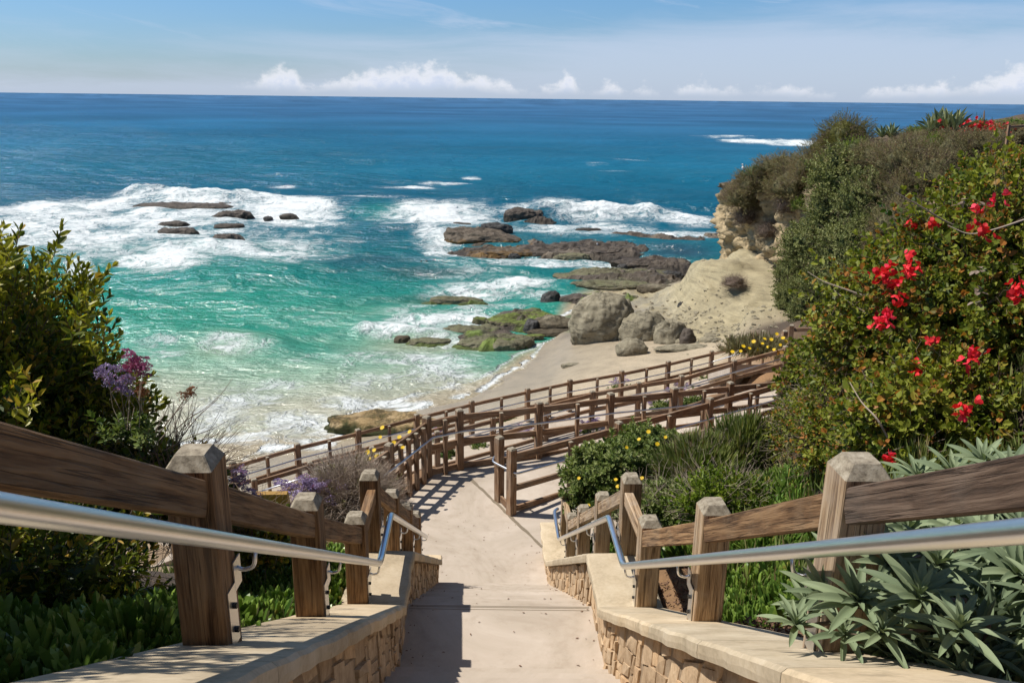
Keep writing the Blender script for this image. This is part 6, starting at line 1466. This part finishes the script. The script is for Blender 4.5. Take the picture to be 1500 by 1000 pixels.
# rail glimpsed on the skyline at the right edge
q1 = Vector((0, 0, CAMZ)) + pix(1478, 196) * 24; qa = Vector((0, 0, CAMZ)) + pix(1478, 186) * 24; qb = Vector((0, 0, CAMZ)) + pix(1512, 184) * 24
hf = empty('hilltop_rail', tuple(q1)); tag(hf, 'short brown rail on the hilltop at the right edge', 'railing')
beam('post', q1 - Vector((0, 0, 1)), qa + Vector((0, 0, .05)), .07, .07, 'wood_red', hf); beam('rail', qa, qb, .05, .07, 'wood_red', hf)

# ---- echium shrubs with large lance leaves by the right railing
def ech_leaf(seed):
    r = np.random.default_rng(seed); L = 1.0; n = 9; V = []; droop = r.uniform(.15, .5); tw = r.uniform(-.25, .25)
    for i in range(n):
        t = i / (n - 1); w = .100 * math.sin(math.pi * min(1, t * .86 + .10)) ** .8 * (1 - .15 * t) * (1 if i < n - 1 else .05); x = t; z = .10 * math.sin(t * math.pi * .6) - droop * t * t * .5
        a = tw * t
        for s in (-1, -.5, 0, .5, 1): V.append((x, s * w * math.cos(a), z + abs(s) * w * .45 - .012 * (s == 0) + s * w * math.sin(a)))
    V = np.array(V); return mesh_np('leaf', V, [grid_faces(n, 5)], mat=np.zeros((n - 1) * 4), col=np.tile([r.uniform(.2, .8), 0, 0], (len(V), 1)), smooth=True)
EL = [ech_leaf(s) for s in range(8)]
for me in EL: me.materials.append(M['leaf_echium'])
ECHT = Tpl()
for i_ in range(9):
    th_ = i_ * 2.4; el_ = .4 + .1 * i_; ECHT.leaf2([0, 0, 0], [math.cos(th_) * math.sin(el_), math.sin(th_) * math.sin(el_), math.cos(el_)], [0, 0, 1.01], .17, .032, .2, .5)
ECHT.done()
def rosette(parent, c, ax, n, L, rng):
    ax = Vector(ax).normalized(); qz = ax.to_track_quat('Z', 'Y')
    for i in range(n):
        f = i / n; th = i * 2.39996 + rng.uniform(-.15, .15); el = .25 + 1.35 * f ** .8 + rng.uniform(-.12, .12)
        l = L * (.45 + .6 * min(1, f * 1.6)) * rng.uniform(.85, 1.1)
        o = link('leaf', EL[rng.randrange(8)], parent)
        m_ = Matrix.Rotation(th, 4, 'Z') @ Matrix.Rotation(-(math.pi / 2 - el), 4, 'Y')
        o.matrix_basis = Matrix.Translation(Vector(c) + ax * (.02 * (1 - f))) @ qz.to_matrix().to_4x4() @ m_ @ Matrix.Rotation(rng.uniform(-.25, .25), 4, 'X') @ Matrix.Scale(l, 4)
def echium(label, lst, seed, m='twig'):
    rng = random.Random(seed); c0 = atY(*lst[0][:3]); g0 = float(terr(c0.x + .15, c0.y)); root = empty('echium_shrub', (c0.x + .15, c0.y, g0)); tag(root, label, 'shrub', 'grey-green lance-leaved shrubs by the right railing')
    for (px, py, Y, n, L) in lst:
        c = atY(px, py, Y); sx_ = max(c.x + rng.uniform(.05, .15), mid(c.y) + 1.55); st = Vector((sx_, c.y + rng.uniform(0, .15), float(terr(sx_, c.y + .1)) - .05))
        V, F = tube_np([st, Vector((st.x - .02, st.y, max(st.z, c.z - .02))), c], [.014, .012, .009], 6); link('stem', mesh_np('stem', V, [F]), root, [M['twig']])
        if (px, py) == lst[0][:2]:
            r2 = np.random.default_rng(seed + 9); C_ = np.array([tuple(atY(q[0], q[1], q[2])) for q in lst]); P_ = C_[r2.integers(0, len(C_), 330)] + r2.normal(0, 1, (330, 3)) * [.13, .13, .05] + [.16, .10, 0]; P_[:, 0] = np.maximum(P_[:, 0], mid(P_[:, 1]) + 1.45); gz0 = terr(P_[:, 0], P_[:, 1]); P_[:, 2] = gz0 + (P_[:, 2] - gz0) * r2.random(330) * .75
            tag(mesh_sc('inner_foliage', scatter([ECHT], P_, r2.normal(0, .4, P_.shape) + [0, 0, 1], r2.uniform(.7, 1.1, 330), r2, .3), [M['leaf_echium']], root), kind='stuff')
        rosette(root, c, (rng.uniform(-.3, .1), rng.uniform(-.45, -.1), 1), n, L, rng)
    return root
echium('grey-green lance-leaved shrub spilling onto the right wall, its front rosettes in sun', [(1255, 885, 2.62, 26, .19), (1345, 880, 2.50, 26, .20), (1165, 918, 2.75, 20, .14), (1205, 872, 2.85, 22, .16), (1300, 830, 2.75, 24, .18), (1225, 825, 3.4, 18, .17), (1405, 925, 2.30, 20, .17), (1180, 885, 2.95, 18, .14), (1290, 930, 2.48, 18, .15), (1235, 930, 2.62, 16, .14), (1370, 830, 2.7, 22, .19), (1330, 780, 3.2, 20, .19)], 1)
echium('grey-green lance-leaved shrub in the lower right corner behind the steel handrail', [(1490, 845, 2.75, 26, .22), (1440, 800, 3.1, 24, .22), (1410, 870, 3.0, 22, .21), (1480, 925, 2.6, 24, .20), (1500, 790, 3.0, 22, .22), (1400, 780, 3.4, 22, .2), (1450, 960, 2.6, 18, .18), (1530, 880, 2.6, 20, .2), (1440, 740, 3.6, 20, .2), (1500, 740, 3.3, 20, .2)], 2)
echium('paler lance-leaved shrub showing above the dark rail behind the tall right post', [(1345, 705, 4.4, 24, .22), (1395, 700, 4.3, 24, .23), (1310, 725, 4.5, 18, .2), (1440, 680, 4.2, 22, .22), (1375, 730, 4.0, 20, .2), (1340, 755, 4.1, 20, .2), (1400, 760, 3.8, 20, .2), (1480, 700, 3.7, 20, .2)], 3)

# ---- birds
def bird(label, px, py, Y, s, body, head):
    p = atY(px, py, Y) if Y else None; root = empty('bird', tuple(p)); tag(root, label, 'bird')
    def ell(name, c, r, m, rot=0):
        nu, nv = 8, 12; th = np.linspace(0, math.pi, nu)[:, None]; ph = np.linspace(0, 2 * math.pi, nv, endpoint=False)[None, :]
        d = np.stack([np.sin(th) * np.cos(ph) * r[0], np.sin(th) * np.sin(ph) * r[1], np.cos(th) * np.ones_like(ph) * r[2]], -1).reshape(-1, 3) * s
        ca, sa = math.cos(rot), math.sin(rot); x, z = d[:, 0].copy(), d[:, 2].copy(); d[:, 0] = x * ca - z * sa; d[:, 2] = x * sa + z * ca
        return link(name, mesh_np(name, d + np.array(c) * s + np.array(p), [grid_faces(nu, nv, True)[:, ::-1]], smooth=True), root, [M[m]])
    ell('body', (0, 0, .42), (.15, .12, .24), body, .35); ell('neck', (-.07, 0, .66), (.06, .055, .16), head, -.1); ell('head', (-.09, 0, .82), (.085, .07, .07), head); ell('beak', (-.20, 0, .81), (.08, .02, .02), 'beak'); ell('tail', (.17, 0, .24), (.05, .07, .16), 'dark_feather', .7); ell('leg', (.0, -.05, .12), (.018, .018, .14), 'beak'); ell('leg', (.0, .05, .12), (.018, .018, .14), 'beak')
bird('dark-backed bird with white belly standing on the broad flat reef', 875, 361, at(875, 366, 0).y - .5, .55, 'white_feather', 'dark_feather')
p, Zc = surf(1094, 268, 8)
bird('white gull perched at the seaward tip of the headland', 1088, 252, p.y, .6, 'white_feather', 'white_feather')

# ---- litter, pebbles and weed: small loose things nobody could count
def pebble_t(seed):
    r = np.random.default_rng(seed); t = Tpl(); k = 0; d = nrm(r.normal(size=(6, 3))) * [1, 1, .6]
    V = np.array([[1, 0, 0], [0, 1, 0], [-1, 0, 0], [0, -1, 0], [0, 0, .6], [0, 0, -.5]], float) + r.normal(0, .18, (6, 3)); t.V = list(V * .5); t.lid = [0] * 6; t.n = 1
    t.F3 = [(0, 1, 4), (1, 2, 4), (2, 3, 4), (3, 0, 4), (1, 0, 5), (2, 1, 5), (3, 2, 5), (0, 3, 5)]; t.m3 = [0] * 8; return t.done()
PEB = [pebble_t(s) for s in range(4)]
def loose(name, m, n, pts, size, seed, spread, zoff=0.0):
    rng = np.random.default_rng(seed); C_ = np.array([tuple(at_land(px, py))[:2] for px, py in pts]); xy = C_[rng.integers(0, len(C_), n)] + rng.normal(0, 1, (n, 2)) * spread
    P = np.stack([xy[:, 0], xy[:, 1], terr(xy[:, 0], xy[:, 1]) + zoff], -1); r = scatter(PEB, P, rng.normal(0, .2, P.shape) + [0, 0, 1], size * rng.uniform(.3, 1.0, n) ** 1.5 * 1.6, rng); return tag(mesh_sc(name, r, [m]), kind='stuff')
loose('pebbles', M['r_boulder'], 420, ((1000, 470), (1060, 480), (1100, 470), (1040, 450), (980, 480), (1110, 455), (950, 470), (1080, 495), (1020, 488)), .20, 1, (1.1, 1.6))
loose('dark_pebbles', M['r_boulder'], 70, ((930, 440), (960, 450), (900, 425), (990, 440), (960, 420), (1010, 460)), .28, 2, (1.4, 1.8))
def path_litter():
    rng = np.random.default_rng(3); n = 420; y = rng.uniform(6.2, 17, n); side = rng.random(n) < .5; x = np.where(side, -1, 1) * (.88 - rng.random(n) ** 3 * .8) + mid(y); x = np.where(y > 12.2, rng.uniform(-2, 2.6, n), x); z = nos(np.where((y > 7.25) & (y < 12.05), 7.25 + np.ceil((y - 7.25) / t2) * t2 - 1e-3, y)); z = np.where(y > 12.05, Z2, np.where(y < 7.24, 9.1, 9.1 - r2 * np.ceil((y - 7.25) / t2)))
    ok = ~((y > 12.05) & (y > 15.3 + .3 * x)); P = np.stack([x, y, z + .006], -1)[ok]; t = Tpl(); t.leaf2([-.02, 0, 0], [1, 0, .1], [0, 0, 1], .035, .014, .2, .2); return tag(mesh_sc('leaf_litter', scatter([t.done()], P, rng.normal(0, .15, P.shape) + [0, 0, 1], rng.uniform(.4, 1.1, len(P)), rng, .5), [M['mulch']]), kind='stuff')
path_litter()
